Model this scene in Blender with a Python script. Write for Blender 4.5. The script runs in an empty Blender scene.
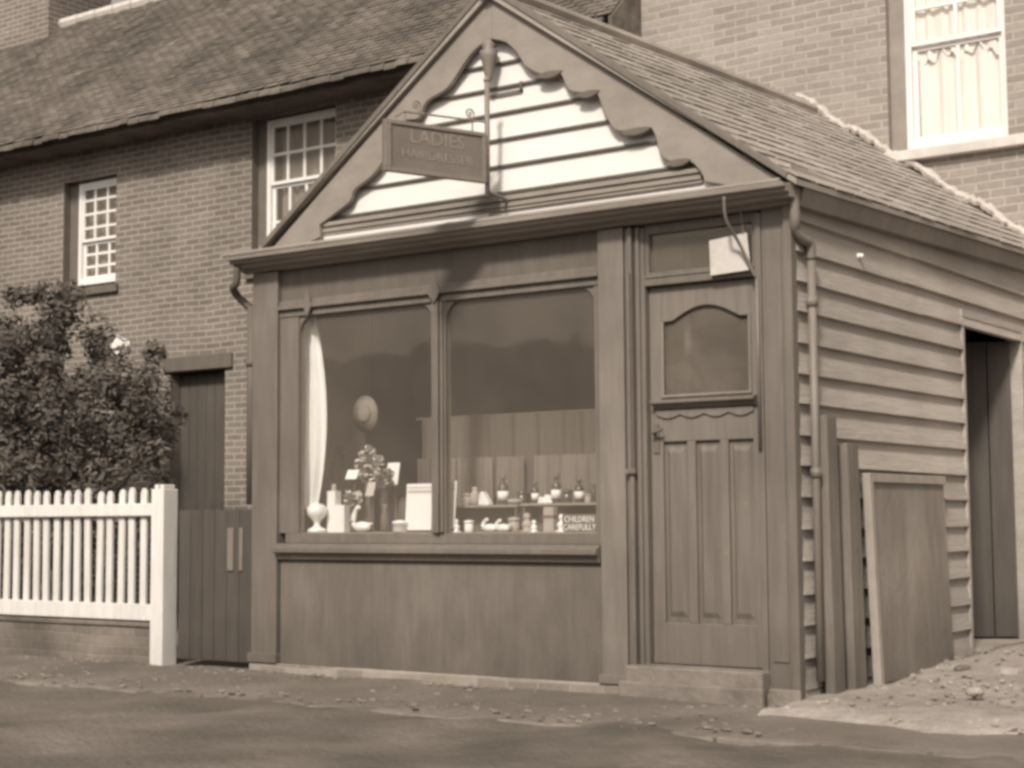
import bpy, bmesh, math, random
from mathutils import Vector, Matrix
random.seed(7)
S = bpy.context.scene
COL = S.collection
# ------------------------------------------------------------------ camera (one matrix, solved from the two vanishing points)
F, CX, CY = 1617.0, 512.0, 384.0
Rm = Matrix(((0.8184107245957976, 0.053428456296569574, 0.5721444624606159),
             (0.574588346789935, -0.06357961897532777, -0.815969278701203),
             (-0.007219252024340941, 0.996545549440023, -0.08273361041010692)))
CAM = Vector((3.61327761, -7.67437732, 0.95))
cd = bpy.data.cameras.new('camera'); cam = bpy.data.objects.new('camera', cd); COL.objects.link(cam)
cam.matrix_world = Matrix.Translation(CAM) @ Rm.to_4x4()
cd.sensor_width = 36; cd.lens = F / 1024 * 36; cd.clip_end = 900; cd.clip_start = 0.05
S.camera = cam

def at(px, py, y=None, x=None, z=None):
    """the point of the place seen at a pixel, on a plane x=, y= or z="""
    d = Rm @ Vector((px - CX, -(py - CY), -F))
    if y is not None: t = (y - CAM.y) / d.y
    elif x is not None: t = (x - CAM.x) / d.x
    else: t = (z - CAM.z) / d.z
    return CAM + d * t

# ------------------------------------------------------------------ materials
def tone(v):
    k = max(0.0, min(1.0, (0.8 - v) / 0.67))
    return (v * (1 + 0.16 * k), v, v * (1 - 0.13 * k), 1)

def mat(name, v, rough=0.75, var=0.15, scale=6.0, stretch=(1, 1, 1), bump=0.15, bscale=40.0, island=0.0, spec=0.3,
        stain=0.0, metal=0.0, trans=0.0, grain=None, splash=0.0):
    m = bpy.data.materials.new(name); m.use_nodes = True
    nt = m.node_tree; N = nt.nodes; L = nt.links
    b = N['Principled BSDF']; b.inputs['Roughness'].default_value = rough
    b.inputs['Specular IOR Level'].default_value = spec; b.inputs['Metallic'].default_value = metal
    if trans: b.inputs['Subsurface Weight'].default_value = 0
    tc = N.new('ShaderNodeTexCoord'); mp = N.new('ShaderNodeMapping')
    mp.inputs['Scale'].default_value = stretch
    geo = N.new('ShaderNodeNewGeometry')
    L.new(geo.outputs['Position'], mp.inputs['Vector'])
    n1 = N.new('ShaderNodeTexNoise'); n1.inputs['Scale'].default_value = scale; n1.inputs['Detail'].default_value = 6
    n1.inputs['Roughness'].default_value = 0.65
    L.new(mp.outputs[0], n1.inputs['Vector'])
    r = N.new('ShaderNodeValToRGB')
    r.color_ramp.elements[0].position = 0.28; r.color_ramp.elements[1].position = 0.72
    r.color_ramp.elements[0].color = tone(v * (1 - var)); r.color_ramp.elements[1].color = tone(v * (1 + var))
    L.new(n1.outputs['Fac'], r.inputs['Fac'])
    out = r.outputs['Color']
    if stain:
        n3 = N.new('ShaderNodeTexNoise'); n3.inputs['Scale'].default_value = 1.1; n3.inputs['Detail'].default_value = 4
        L.new(geo.outputs['Position'], n3.inputs['Vector'])
        r3 = N.new('ShaderNodeMapRange'); r3.inputs['From Min'].default_value = 0.35; r3.inputs['From Max'].default_value = 0.7
        r3.inputs['To Min'].default_value = 1 - stain; r3.inputs['To Max'].default_value = 1 + stain * 0.7
        L.new(n3.outputs['Fac'], r3.inputs['Value'])
        mx = N.new('ShaderNodeVectorMath'); mx.operation = 'SCALE'
        L.new(out, mx.inputs[0]); L.new(r3.outputs[0], mx.inputs['Scale']); out = mx.outputs[0]
    if island:
        r4 = N.new('ShaderNodeMapRange'); r4.inputs['To Min'].default_value = 1 - island; r4.inputs['To Max'].default_value = 1 + island
        L.new(geo.outputs['Random Per Island'], r4.inputs['Value'])
        mx = N.new('ShaderNodeVectorMath'); mx.operation = 'SCALE'
        L.new(out, mx.inputs[0]); L.new(r4.outputs[0], mx.inputs['Scale']); out = mx.outputs[0]
    def scaled(col, fac):
        q = N.new('ShaderNodeVectorMath'); q.operation = 'SCALE'; L.new(col, q.inputs[0]); L.new(fac, q.inputs['Scale']); return q.outputs[0]
    if grain:
        mg = N.new('ShaderNodeMapping'); mg.inputs['Scale'].default_value = grain; L.new(geo.outputs['Position'], mg.inputs['Vector'])
        ng = N.new('ShaderNodeTexNoise'); ng.inputs['Scale'].default_value = 1.0; ng.inputs['Detail'].default_value = 8; ng.inputs['Roughness'].default_value = 0.7
        L.new(mg.outputs[0], ng.inputs['Vector']); rg = N.new('ShaderNodeMapRange'); rg.inputs['From Min'].default_value = 0.3; rg.inputs['From Max'].default_value = 0.7
        rg.inputs['To Min'].default_value = 0.90; rg.inputs['To Max'].default_value = 1.09; L.new(ng.outputs['Fac'], rg.inputs['Value']); out = scaled(out, rg.outputs[0])
        # chips and scuffs
        nc = N.new('ShaderNodeTexNoise'); nc.inputs['Scale'].default_value = 9; nc.inputs['Detail'].default_value = 9; nc.inputs['Roughness'].default_value = 0.75
        L.new(geo.outputs['Position'], nc.inputs['Vector']); rc_ = N.new('ShaderNodeMapRange'); rc_.inputs['From Min'].default_value = 0.66; rc_.inputs['From Max'].default_value = 0.70
        rc_.inputs['To Min'].default_value = 1.0; rc_.inputs['To Max'].default_value = 1.45; L.new(nc.outputs['Fac'], rc_.inputs['Value']); out = scaled(out, rc_.outputs[0])
    if splash:
        sz = N.new('ShaderNodeSeparateXYZ'); L.new(geo.outputs['Position'], sz.inputs[0])
        ns = N.new('ShaderNodeTexNoise'); ns.inputs['Scale'].default_value = 3.2; ns.inputs['Detail'].default_value = 7; L.new(geo.outputs['Position'], ns.inputs['Vector'])
        ma = N.new('ShaderNodeMath'); ma.operation = 'MULTIPLY_ADD'; ma.inputs[1].default_value = -0.7; L.new(ns.outputs['Fac'], ma.inputs[0]); L.new(sz.outputs['Z'], ma.inputs[2])
        rs = N.new('ShaderNodeMapRange'); rs.inputs['From Min'].default_value = -0.35; rs.inputs['From Max'].default_value = 0.15
        rs.inputs['To Min'].default_value = 1 - splash; rs.inputs['To Max'].default_value = 1.0; L.new(ma.outputs[0], rs.inputs['Value']); out = scaled(out, rs.outputs[0])
    L.new(out, b.inputs['Base Color'])
    if bump:
        n2 = N.new('ShaderNodeTexNoise'); n2.inputs['Scale'].default_value = bscale; n2.inputs['Detail'].default_value = 5
        L.new(mp.outputs[0], n2.inputs['Vector'])
        bp = N.new('ShaderNodeBump'); bp.inputs['Strength'].default_value = bump; bp.inputs['Distance'].default_value = 0.02
        L.new(n2.outputs['Fac'], bp.inputs['Height']); L.new(bp.outputs[0], b.inputs['Normal'])
    return m

def brick_mat(name, vb, vm, var=0.22, stain=0.2, msize=0.011, bstr=0.5):
    m = bpy.data.materials.new(name); m.use_nodes = True
    nt = m.node_tree; N = nt.nodes; L = nt.links; b = N['Principled BSDF']
    b.inputs['Roughness'].default_value = 0.9; b.inputs['Specular IOR Level'].default_value = 0.15
    geo = N.new('ShaderNodeNewGeometry'); sp = N.new('ShaderNodeSeparateXYZ'); L.new(geo.outputs['Position'], sp.inputs[0])
    # x+y lets returns and reveals carry bricks too
    ad = N.new('ShaderNodeMath'); L.new(sp.outputs['X'], ad.inputs[0]); L.new(sp.outputs['Y'], ad.inputs[1])
    wob = N.new('ShaderNodeTexNoise'); wob.inputs['Scale'].default_value = 0.7; L.new(geo.outputs['Position'], wob.inputs['Vector'])
    wm = N.new('ShaderNodeMath'); wm.operation = 'MULTIPLY_ADD'; wm.inputs[1].default_value = 0.07
    L.new(wob.outputs['Fac'], wm.inputs[0]); L.new(sp.outputs['Z'], wm.inputs[2])
    cb = N.new('ShaderNodeCombineXYZ'); L.new(ad.outputs[0], cb.inputs['X']); L.new(wm.outputs[0], cb.inputs['Y'])
    br = N.new('ShaderNodeTexBrick'); L.new(cb.outputs[0], br.inputs['Vector'])
    br.inputs['Scale'].default_value = 1; br.inputs['Brick Width'].default_value = 0.215; br.inputs['Row Height'].default_value = 0.067
    br.inputs['Mortar Size'].default_value = msize; br.inputs['Mortar Smooth'].default_value = 0.3; br.inputs['Bias'].default_value = 0.0
    br.inputs['Color1'].default_value = tone(vb * (1 - var)); br.inputs['Color2'].default_value = tone(vb * (1 + var))
    br.inputs['Mortar'].default_value = tone(vm)
    n3 = N.new('ShaderNodeTexNoise'); n3.inputs['Scale'].default_value = 0.9; n3.inputs['Detail'].default_value = 7; n3.inputs['Roughness'].default_value = 0.6
    L.new(geo.outputs['Position'], n3.inputs['Vector'])
    r3 = N.new('ShaderNodeMapRange'); r3.inputs['From Min'].default_value = 0.3; r3.inputs['From Max'].default_value = 0.7
    r3.inputs['To Min'].default_value = 1 - stain; r3.inputs['To Max'].default_value = 1 + stain
    L.new(n3.outputs['Fac'], r3.inputs['Value'])
    mx = N.new('ShaderNodeVectorMath'); mx.operation = 'SCALE'
    L.new(br.outputs['Color'], mx.inputs[0]); L.new(r3.outputs[0], mx.inputs['Scale'])
    n4 = N.new('ShaderNodeTexNoise'); n4.inputs['Scale'].default_value = 22; n4.inputs['Detail'].default_value = 4
    L.new(geo.outputs['Position'], n4.inputs['Vector'])
    r4 = N.new('ShaderNodeMapRange'); r4.inputs['To Min'].default_value = 0.8; r4.inputs['To Max'].default_value = 1.2
    L.new(n4.outputs['Fac'], r4.inputs['Value'])
    mx2 = N.new('ShaderNodeVectorMath'); mx2.operation = 'SCALE'
    L.new(mx.outputs[0], mx2.inputs[0]); L.new(r4.outputs[0], mx2.inputs['Scale'])
    L.new(mx2.outputs[0], b.inputs['Base Color'])
    bp = N.new('ShaderNodeBump'); bp.inputs['Strength'].default_value = bstr; bp.inputs['Distance'].default_value = 0.01
    inv = N.new('ShaderNodeMath'); inv.operation = 'SUBTRACT'; inv.inputs[0].default_value = 1; L.new(br.outputs['Fac'], inv.inputs[1])
    ad2 = N.new('ShaderNodeMath'); ad2.operation = 'MULTIPLY_ADD'; ad2.inputs[1].default_value = 0.5
    L.new(n4.outputs['Fac'], ad2.inputs[0]); L.new(inv.outputs[0], ad2.inputs[2])
    L.new(ad2.outputs[0], bp.inputs['Height']); L.new(bp.outputs[0], b.inputs['Normal'])
    return m

def glass_mat(name, veil=0.14, dv=0.5, refl=0.5):
    """old window glass: see-through, mirror-like at a slant, with a diffuse film added to lift the dark behind it"""
    m = bpy.data.materials.new(name); m.use_nodes = True
    nt = m.node_tree; N = nt.nodes; L = nt.links; N.remove(N['Principled BSDF']); o = N['Material Output']
    tr = N.new('ShaderNodeBsdfTransparent'); tr.inputs[0].default_value = (0.98, 0.975, 0.96, 1)
    gl = N.new('ShaderNodeBsdfGlossy'); gl.inputs['Roughness'].default_value = 0.03; gl.inputs['Color'].default_value = (0.98, 0.88, 0.76, 1)
    n = N.new('ShaderNodeTexNoise'); n.inputs['Scale'].default_value = 2.3; n.inputs['Detail'].default_value = 2
    bp = N.new('ShaderNodeBump'); bp.inputs['Strength'].default_value = 0.12; bp.inputs['Distance'].default_value = 0.02
    L.new(n.outputs['Fac'], bp.inputs['Height']); L.new(bp.outputs[0], gl.inputs['Normal'])
    ge = N.new('ShaderNodeNewGeometry'); dt = N.new('ShaderNodeVectorMath'); dt.operation = 'DOT_PRODUCT'
    L.new(ge.outputs['Incoming'], dt.inputs[0]); L.new(ge.outputs['Normal'], dt.inputs[1])
    ab = N.new('ShaderNodeMath'); ab.operation = 'ABSOLUTE'; L.new(dt.outputs['Value'], ab.inputs[0])
    om = N.new('ShaderNodeMath'); om.operation = 'SUBTRACT'; om.inputs[0].default_value = 1.0; L.new(ab.outputs[0], om.inputs[1])
    pw = N.new('ShaderNodeMath'); pw.operation = 'POWER'; pw.inputs[1].default_value = 5.0; L.new(om.outputs[0], pw.inputs[0])
    fm = N.new('ShaderNodeMath'); fm.operation = 'MULTIPLY_ADD'; fm.inputs[1].default_value = 0.9; fm.inputs[2].default_value = 0.08 * refl; L.new(pw.outputs[0], fm.inputs[0])
    m1 = N.new('ShaderNodeMixShader'); L.new(fm.outputs[0], m1.inputs[0]); L.new(tr.outputs[0], m1.inputs[1]); L.new(gl.outputs[0], m1.inputs[2])
    df = N.new('ShaderNodeBsdfDiffuse'); df.inputs['Color'].default_value = (dv, dv * .86, dv * .73, 1)  # diffuse film that lifts the dark seen through the pane
    n2 = N.new('ShaderNodeTexNoise'); n2.inputs['Scale'].default_value = 1.6; n2.inputs['Detail'].default_value = 6; n2.inputs['Roughness'].default_value = 0.7
    mr = N.new('ShaderNodeMapRange'); mr.inputs['From Min'].default_value = 0.3; mr.inputs['From Max'].default_value = 0.75
    mr.inputs['To Min'].default_value = veil * 0.75; mr.inputs['To Max'].default_value = veil * 1.35
    L.new(n2.outputs['Fac'], mr.inputs['Value'])
    m2 = N.new('ShaderNodeMixShader'); L.new(mr.outputs[0], m2.inputs[0]); L.new(m1.outputs[0], m2.inputs[1]); L.new(df.outputs[0], m2.inputs[2])
    L.new(m2.outputs[0], o.inputs['Surface'])
    return m

def cloth_mat(name, v, transl=0.4):
    m = mat(name, v, 0.9, 0.08, 9, (1, 1, 0.2), 0.2, 60)
    nt = m.node_tree; N = nt.nodes; L = nt.links; o = N['Material Output']; b = N['Principled BSDF']
    t = N.new('ShaderNodeBsdfTranslucent'); t.inputs[0].default_value = tone(v)
    mx = N.new('ShaderNodeMixShader'); mx.inputs[0].default_value = transl
    L.new(b.outputs[0], mx.inputs[1]); L.new(t.outputs[0], mx.inputs[2]); L.new(mx.outputs[0], o.inputs['Surface'])
    return m

M = dict(
    facade=mat('painted_shopfront_wood', 0.135, 0.55, 0.14, 4, (3, 3, 0.6), 0.12, 30, stain=0.16, spec=0.4, grain=(38, 38, 1.6), splash=0.22),
    facade_light=mat('worn_pale_shopfront_wood', 0.175, 0.55, 0.14, 4, (3, 3, 0.6), 0.12, 30, stain=0.18, spec=0.4, grain=(38, 38, 1.6), splash=0.22),
    riser=mat('stall_riser_boarding', 0.125, 0.6, 0.16, 3.5, (2.5, 2.5, 0.8), 0.15, 24, stain=0.2, spec=0.35, grain=(38, 38, 1.6), splash=0.22),
    door=mat('grained_door_paint', 0.15, 0.45, 0.13, 5, (4, 4, 0.5), 0.12, 30, stain=0.12, spec=0.5, grain=(38, 38, 1.6), splash=0.22),
    panel=mat('door_panel_paint', 0.14, 0.4, 0.18, 6, (5, 5, 0.35), 0.1, 30, stain=0.15, spec=0.5, grain=(38, 38, 1.6), splash=0.22),
    dark=mat('dark_joinery', 0.11, 0.6, 0.15, 5, (3, 3, 0.6), 0.15, 30, stain=0.1),
    pipe=mat('old_cast_iron_pipe', 0.18, 0.5, 0.2, 8, (1, 1, 0.4), 0.2, 40, stain=0.1),
    board=mat('weathered_side_boards', 0.35, 0.75, 0.12, 3.2, (1, 0.35, 3), 0.3, 22, island=0.09, stain=0.14, grain=(30, 1.6, 38), splash=0.35),
    white=mat('white_gable_paint', 0.64, 0.6, 0.05, 3, (0.5, 1, 3), 0.08, 30, island=0.02),
    barge=mat('bargeboard_paint', 0.225, 0.6, 0.12, 4, (1, 1, 1), 0.12, 30, stain=0.12, grain=(6, 6, 14)),
    cornice=mat('cornice_gutter_paint', 0.24, 0.6, 0.18, 5, (0.6, 3, 3), 0.15, 30, stain=0.16),
    slate=mat('shop_roof_slates', 0.30, 0.75, 0.14, 4, (1, 1, 1), 0.25, 30, island=0.10, stain=0.18),
    tile=mat('mossy_clay_tiles', 0.13, 0.95, 0.34, 4.5, (1, 1, 1), 0.9, 9, island=0.05, stain=0.25, spec=0.15),
    mortar=mat('lime_mortar_fillet', 0.42, 0.9, 0.16, 9, (1, 1, 1), 0.5, 20),
    brick=brick_mat('weathered_house_brick', 0.145, 0.26, var=0.14, stain=0.22, msize=0.010),
    pale_brick=brick_mat('glare_lightened_brick', 0.245, 0.325, var=0.16, stain=0.14, msize=0.009),  # even brick tone lightened to suggest the glare over the upper wall
    wallbrick=brick_mat('low_wall_brick', 0.14, 0.16, var=0.12, stain=0.45, msize=0.007),
    plinth=brick_mat('plinth_brick', 0.21, 0.24, stain=0.2, msize=0.008),
    reveal=mat('dark_window_reveal', 0.12, 0.9, 0.15, 5, (1, 1, 1), 0.2, 30),
    sash=mat('white_sash_paint', 0.68, 0.5, 0.05, 6, (1, 1, 1), 0.05, 30),
    sashglass=glass_mat('sash_glass', 0.15, 0.55, 0.6),
    blindglass=glass_mat('bright_sash_glass', 0.10, 0.85, 0.4),
    glass=glass_mat('shop_glass', 0.085, 0.8, 1.0),
    doorglass=glass_mat('obscured_door_glass', 0.6, 0.18, 0.5),
    sill=mat('stone_sill', 0.48, 0.8, 0.12, 8, (1, 1, 1), 0.2, 30, stain=0.1),
    fence=mat('white_fence_paint', 0.62, 0.6, 0.07, 6, (2, 2, 0.5), 0.1, 30, island=0.06, grain=(30, 30, 2.5), splash=0.15, stain=0.06),
    gate=mat('tarred_gate_boards', 0.07, 0.7, 0.15, 5, (5, 5, 0.5), 0.2, 26, island=0.07, stain=0.1, grain=(38, 38, 1.6), splash=0.3),
    oldwood=mat('weathered_post_wood', 0.17, 0.85, 0.22, 5, (4, 4, 0.4), 0.4, 26, stain=0.16, grain=(38, 38, 1.6), splash=0.3),
    hatch=mat('weathered_ply_hatch', 0.21, 0.8, 0.2, 3.2, (2, 2, 0.7), 0.3, 24, stain=0.2, grain=(38, 38, 1.6), splash=0.3),
    hatchedge=mat('pale_hatch_frame', 0.28, 0.75, 0.15, 5, (2, 2, 1), 0.2, 24),
    leaf=mat('shrub_leaves', 0.095, 0.9, 0.2, 2.0, (1, 1, 1), 0.0, 30, island=0.2, spec=0.15),
    bark=mat('shrub_bark', 0.11, 0.9, 0.2, 6, (3, 3, 0.6), 0.5, 30),
    petal=mat('pale_petals', 0.58, 0.8, 0.08, 9, island=0.15, bump=0.0),
    sign=mat('sign_board_paint', 0.15, 0.5, 0.12, 6, (1, 1, 1), 0.12, 30, stain=0.14),
    gilt=mat('faded_gilt_letters', 0.22, 0.5, 0.12, 12),
    iron=mat('wrought_iron', 0.18, 0.5, 0.1, 12),
    pave=mat('worn_pavement', 0.145, 0.92, 0.22, 1.6, (1, 1, 1), 0.7, 30, stain=0.22, spec=0.2, grain=(38, 38, 38)),
    road=mat('beaten_road', 0.13, 0.95, 0.22, 2.3, (1, 1, 1), 0.8, 26, stain=0.25, spec=0.15, grain=(30, 30, 30)),
    yard=mat('pale_yard_gravel', 0.27, 0.95, 0.24, 7, (1, 1, 1), 0.9, 30, stain=0.2, spec=0.15),
    kerb=mat('kerb_stone', 0.155, 0.9, 0.3, 5, (1, 1, 1), 0.6, 18, island=0.14),
    stone=mat('loose_stone', 0.30, 0.9, 0.2, 9, (1, 1, 1), 0.5, 20),
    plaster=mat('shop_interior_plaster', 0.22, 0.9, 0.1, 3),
    curtain=cloth_mat('white_net', 0.78, 0.05),
    cafe=cloth_mat('drab_cafe_curtain', 0.12, 0.2),
    net=cloth_mat('grey_lower_net', 0.25, 0.3),
    bedtop=mat('window_bed_cloth', 0.26, 0.9, 0.12, 8),
    china=mat('white_china', 0.8, 0.25, 0.03, 9, bump=0, spec=0.6),
    card=mat('white_card', 0.78, 0.8, 0.04, 9, bump=0.03),
    greycard=mat('grey_card', 0.45, 0.8, 0.08, 9, bump=0.03),
    darkbox=mat('dark_box_card', 0.12, 0.6, 0.12, 9, bump=0.05),
    bottle=mat('dark_bottle_glass', 0.07, 0.15, 0.1, 9, bump=0, spec=0.6),
    medium=mat('tan_ornament', 0.34, 0.6, 0.15, 12, bump=0.1),
    straw=mat('straw_plait', 0.24, 0.85, 0.15, 30, bump=0.5, bscale=90),
)

# ------------------------------------------------------------------ mesh helpers
class MB:
    """collects shapes in world metres and links them as one mesh object"""
    def __init__(s): s.bm = bmesh.new()
    def hexa(s, p):
        v = [s.bm.verts.new(q) for q in p]
        for f in ((0, 3, 2, 1), (4, 5, 6, 7), (0, 1, 5, 4), (1, 2, 6, 5), (2, 3, 7, 6), (3, 0, 4, 7)):
            s.bm.faces.new([v[i] for i in f])
        return s
    def box(s, x0, x1, y0, y1, z0, z1):
        return s.hexa([(x0, y0, z0), (x1, y0, z0), (x1, y1, z0), (x0, y1, z0), (x0, y0, z1), (x1, y0, z1), (x1, y1, z1), (x0, y1, z1)])
    def quad(s, *p):
        s.bm.faces.new([s.bm.verts.new(q) for q in p]); return s
    def prism(s, pts, a, b, axis='y'):
        """2-D outline pushed from a to b: axis y -> (x,z), x -> (y,z), z -> (x,y)"""
        f = {'y': lambda u, w, t: (u, t, w), 'x': lambda u, w, t: (t, u, w), 'z': lambda u, w, t: (u, w, t)}[axis]
        A = [s.bm.verts.new(f(u, w, a)) for u, w in pts]; B = [s.bm.verts.new(f(u, w, b)) for u, w in pts]
        n = len(pts)
        s.bm.faces.new(A); s.bm.faces.new(B[::-1])
        for i in range(n): s.bm.faces.new([A[i], B[i], B[(i + 1) % n], A[(i + 1) % n]])
        return s
    def tube(s, pts, r, n=10):
        pts = [Vector(p) for p in pts]; rings = []
        for i, p in enumerate(pts):
            d = (pts[min(i + 1, len(pts) - 1)] - pts[max(i - 1, 0)]).normalized()
            u = d.cross(Vector((0, 0, 1)));  u = u if u.length > 0.05 else d.cross(Vector((0, 1, 0)))
            u.normalize(); w = d.cross(u); rr = r[i] if isinstance(r, (list, tuple)) else r
            rings.append([s.bm.verts.new(p + (u * math.cos(6.2832 * k / n) + w * math.sin(6.2832 * k / n)) * rr) for k in range(n)])
        for a, b in zip(rings, rings[1:]):
            for k in range(n): s.bm.faces.new([a[k], a[(k + 1) % n], b[(k + 1) % n], b[k]])
        s.bm.faces.new(rings[0][::-1]); s.bm.faces.new(rings[-1]); return s
    def lathe(s, c, prof, n=16, sx=1.0, sy=1.0):
        rings = [[s.bm.verts.new((c[0] + r * sx * math.cos(6.2832 * k / n), c[1] + r * sy * math.sin(6.2832 * k / n), c[2] + z)) for k in range(n)] for r, z in prof]
        for a, b in zip(rings, rings[1:]):
            for k in range(n): s.bm.faces.new([a[k], a[(k + 1) % n], b[(k + 1) % n], b[k]])
        s.bm.faces.new(rings[0][::-1]); s.bm.faces.new(rings[-1]); return s
    def blob(s, c, r, seed=0, jit=0.15, sub=2):
        t = bmesh.new(); bmesh.ops.create_icosphere(t, subdivisions=sub, radius=1)
        rd = random.Random(seed); mp = {}
        rr = r if isinstance(r, (tuple, list)) else (r, r, r)
        for v in t.verts:
            k = 1 + rd.uniform(-jit, jit)
            mp[v.index] = s.bm.verts.new((c[0] + v.co.x * rr[0] * k, c[1] + v.co.y * rr[1] * k, c[2] + v.co.z * rr[2] * k))
        for f in t.faces: s.bm.faces.new([mp[v.index] for v in f.verts])
        t.free(); return s
    def build(s, name, m, parent=None, bevel=0.0, smooth=False, solid=0.0):
        bmesh.ops.recalc_face_normals(s.bm, faces=s.bm.faces)
        me = bpy.data.meshes.new(name)
        o = bpy.data.objects.new(name, me); COL.objects.link(o)
        if parent:
            o.parent = parent; base = world_loc(parent)
        else:
            xs = [v.co for v in s.bm.verts]
            lo = Vector((min(c.x for c in xs), min(c.y for c in xs), min(c.z for c in xs)))
            hi = Vector((max(c.x for c in xs), max(c.y for c in xs), max(c.z for c in xs)))
            base = Vector(((lo.x + hi.x) / 2, (lo.y + hi.y) / 2, lo.z)); o.location = base
        bmesh.ops.translate(s.bm, verts=s.bm.verts, vec=-base)
        s.bm.to_mesh(me); s.bm.free(); me.materials.append(M[m] if isinstance(m, str) else m)
        if smooth:
            for p in me.polygons: p.use_smooth = True
        if bevel:
            b = o.modifiers.new('bevel', 'BEVEL'); b.width = bevel; b.segments = 2; b.limit_method = 'ANGLE'; b.angle_limit = 0.7
        if solid:
            b = o.modifiers.new('solid', 'SOLIDIFY'); b.thickness = solid; b.offset = 0
        return o

def world_loc(o):
    v = Vector((0, 0, 0))
    while o: v += o.location; o = o.parent
    return v

def tag(o, label, cat, group=None, kind=None):
    if label: o['label'] = label
    if cat: o['category'] = cat
    if group: o['group'] = group
    if kind: o['kind'] = kind
    return o
def thing(name, label, cat, loc, group=None):
    o = bpy.data.objects.new(name, None); COL.objects.link(o); o.location = loc; o.empty_display_size = 0.1
    return tag(o, label, cat, group)
def struct(o): o['kind'] = 'structure'; return o
def copy_tree(o, parent=None):
    c = o.copy(); COL.objects.link(c); c.parent = parent
    for ch in list(o.children): copy_tree(ch, c)
    return c
def spline(pts, n=6):
    out = []
    P = [pts[0]] + list(pts) + [pts[-1]]
    for i in range(1, len(P) - 2):
        for k in range(n):
            t = k / n
            out.append(tuple(0.5 * ((2 * P[i][j]) + (-P[i - 1][j] + P[i + 1][j]) * t + (2 * P[i - 1][j] - 5 * P[i][j] + 4 * P[i + 1][j] - P[i + 2][j]) * t * t
                       + (-P[i - 1][j] + 3 * P[i][j] - 3 * P[i + 1][j] + P[i + 2][j]) * t ** 3) for j in range(len(P[0]))))
    out.append(tuple(pts[-1])); return out
def text_obj(txt, size, m, parent, mw, depth=0.002, name='lettering', wide=1.0):
    cu = bpy.data.curves.new('t', 'FONT'); cu.body = txt; cu.size = size; cu.extrude = depth; cu.align_x = 'CENTER'; cu.align_y = 'CENTER'
    cu.resolution_u = 3
    t = bpy.data.objects.new('t', cu); COL.objects.link(t)
    dg = bpy.context.evaluated_depsgraph_get(); me = bpy.data.meshes.new_from_object(t.evaluated_get(dg))
    bpy.data.objects.remove(t)
    me.transform(Matrix.Diagonal((wide, 1, 1, 1))); me.transform(mw)
    o = bpy.data.objects.new(name, me); COL.objects.link(o); me.materials.clear(); me.materials.append(M[m]); o.parent = parent
    return o

def wall_y(mb, x0, x1, z0, z1, y, holes, depth=0.18):
    """brick wall facing -y with real openings and their reveals"""
    xs = sorted({x0, x1} | {h[0] for h in holes} | {h[1] for h in holes}); zs = sorted({z0, z1} | {h[2] for h in holes} | {h[3] for h in holes})
    for a, b in zip(xs, xs[1:]):
        for c, d in zip(zs, zs[1:]):
            mx, mz = (a + b) / 2, (c + d) / 2
            if any(h[0] < mx < h[1] and h[2] < mz < h[3] for h in holes): continue
            mb.quad((a, y, c), (b, y, c), (b, y, d), (a, y, d))
    return mb
def reveals(mb, holes, y, depth):
    for (a, b, c, d) in holes:
        mb.quad((a, y, c), (a, y + depth, c), (a, y + depth, d), (a, y, d)); mb.quad((b, y, c), (b, y, d), (b, y + depth, d), (b, y + depth, c))
        mb.quad((a, y, d), (a, y + depth, d), (b, y + depth, d), (b, y, d)); mb.quad((a, y, c), (b, y, c), (b, y + depth, c), (a, y + depth, c))
    return mb

def tiles(mb, e0, e1, r0, r1, courses, width, thick=0.012, lap=0.35, seed=1, jit=0.004):
    """courses of single tiles between an eave line e0-e1 and a ridge line r0-r1"""
    rd = random.Random(seed); e0, e1, r0, r1 = map(Vector, (e0, e1, r0, r1))
    nrm = (e1 - e0).cross(r0 - e0).normalized()
    if nrm.z < 0: nrm = -nrm
    for c in range(courses):
        t0 = c / courses; t1 = min(1, (c + 1 + lap) / courses)
        a0, a1 = e0.lerp(r0, t0), e1.lerp(r1, t0); b0, b1 = e0.lerp(r0, t1), e1.lerp(r1, t1)
        n = max(1, int((a1 - a0).length / width)); off = 0.5 if c % 2 else 0
        for k in range(-1, n + 1):
            s0 = max(0, (k + off) / n); s1 = min(1, (k + 1 + off) / n)
            if s1 - s0 < 0.15 / n: continue
            g = 0.04 / n; j = rd.uniform(-jit, jit); l1 = thick * 2.1 + rd.uniform(0, jit); dn = (a0 - b0).normalized() * rd.uniform(-jit, jit) * 1.5
            p = [a0.lerp(a1, s0 + g) + dn, a0.lerp(a1, s1 - g) + dn, b0.lerp(b1, s1 - g), b0.lerp(b1, s0 + g)]
            lo = [p[0] + nrm * (l1 - thick), p[1] + nrm * (l1 - thick + j), p[2], p[3]]
            hi = [p[0] + nrm * l1, p[1] + nrm * (l1 + j), p[2] + nrm * thick * .5, p[3] + nrm * thick * .5]
            mb.hexa([tuple(q) for q in lo + hi])
    return mb

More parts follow.
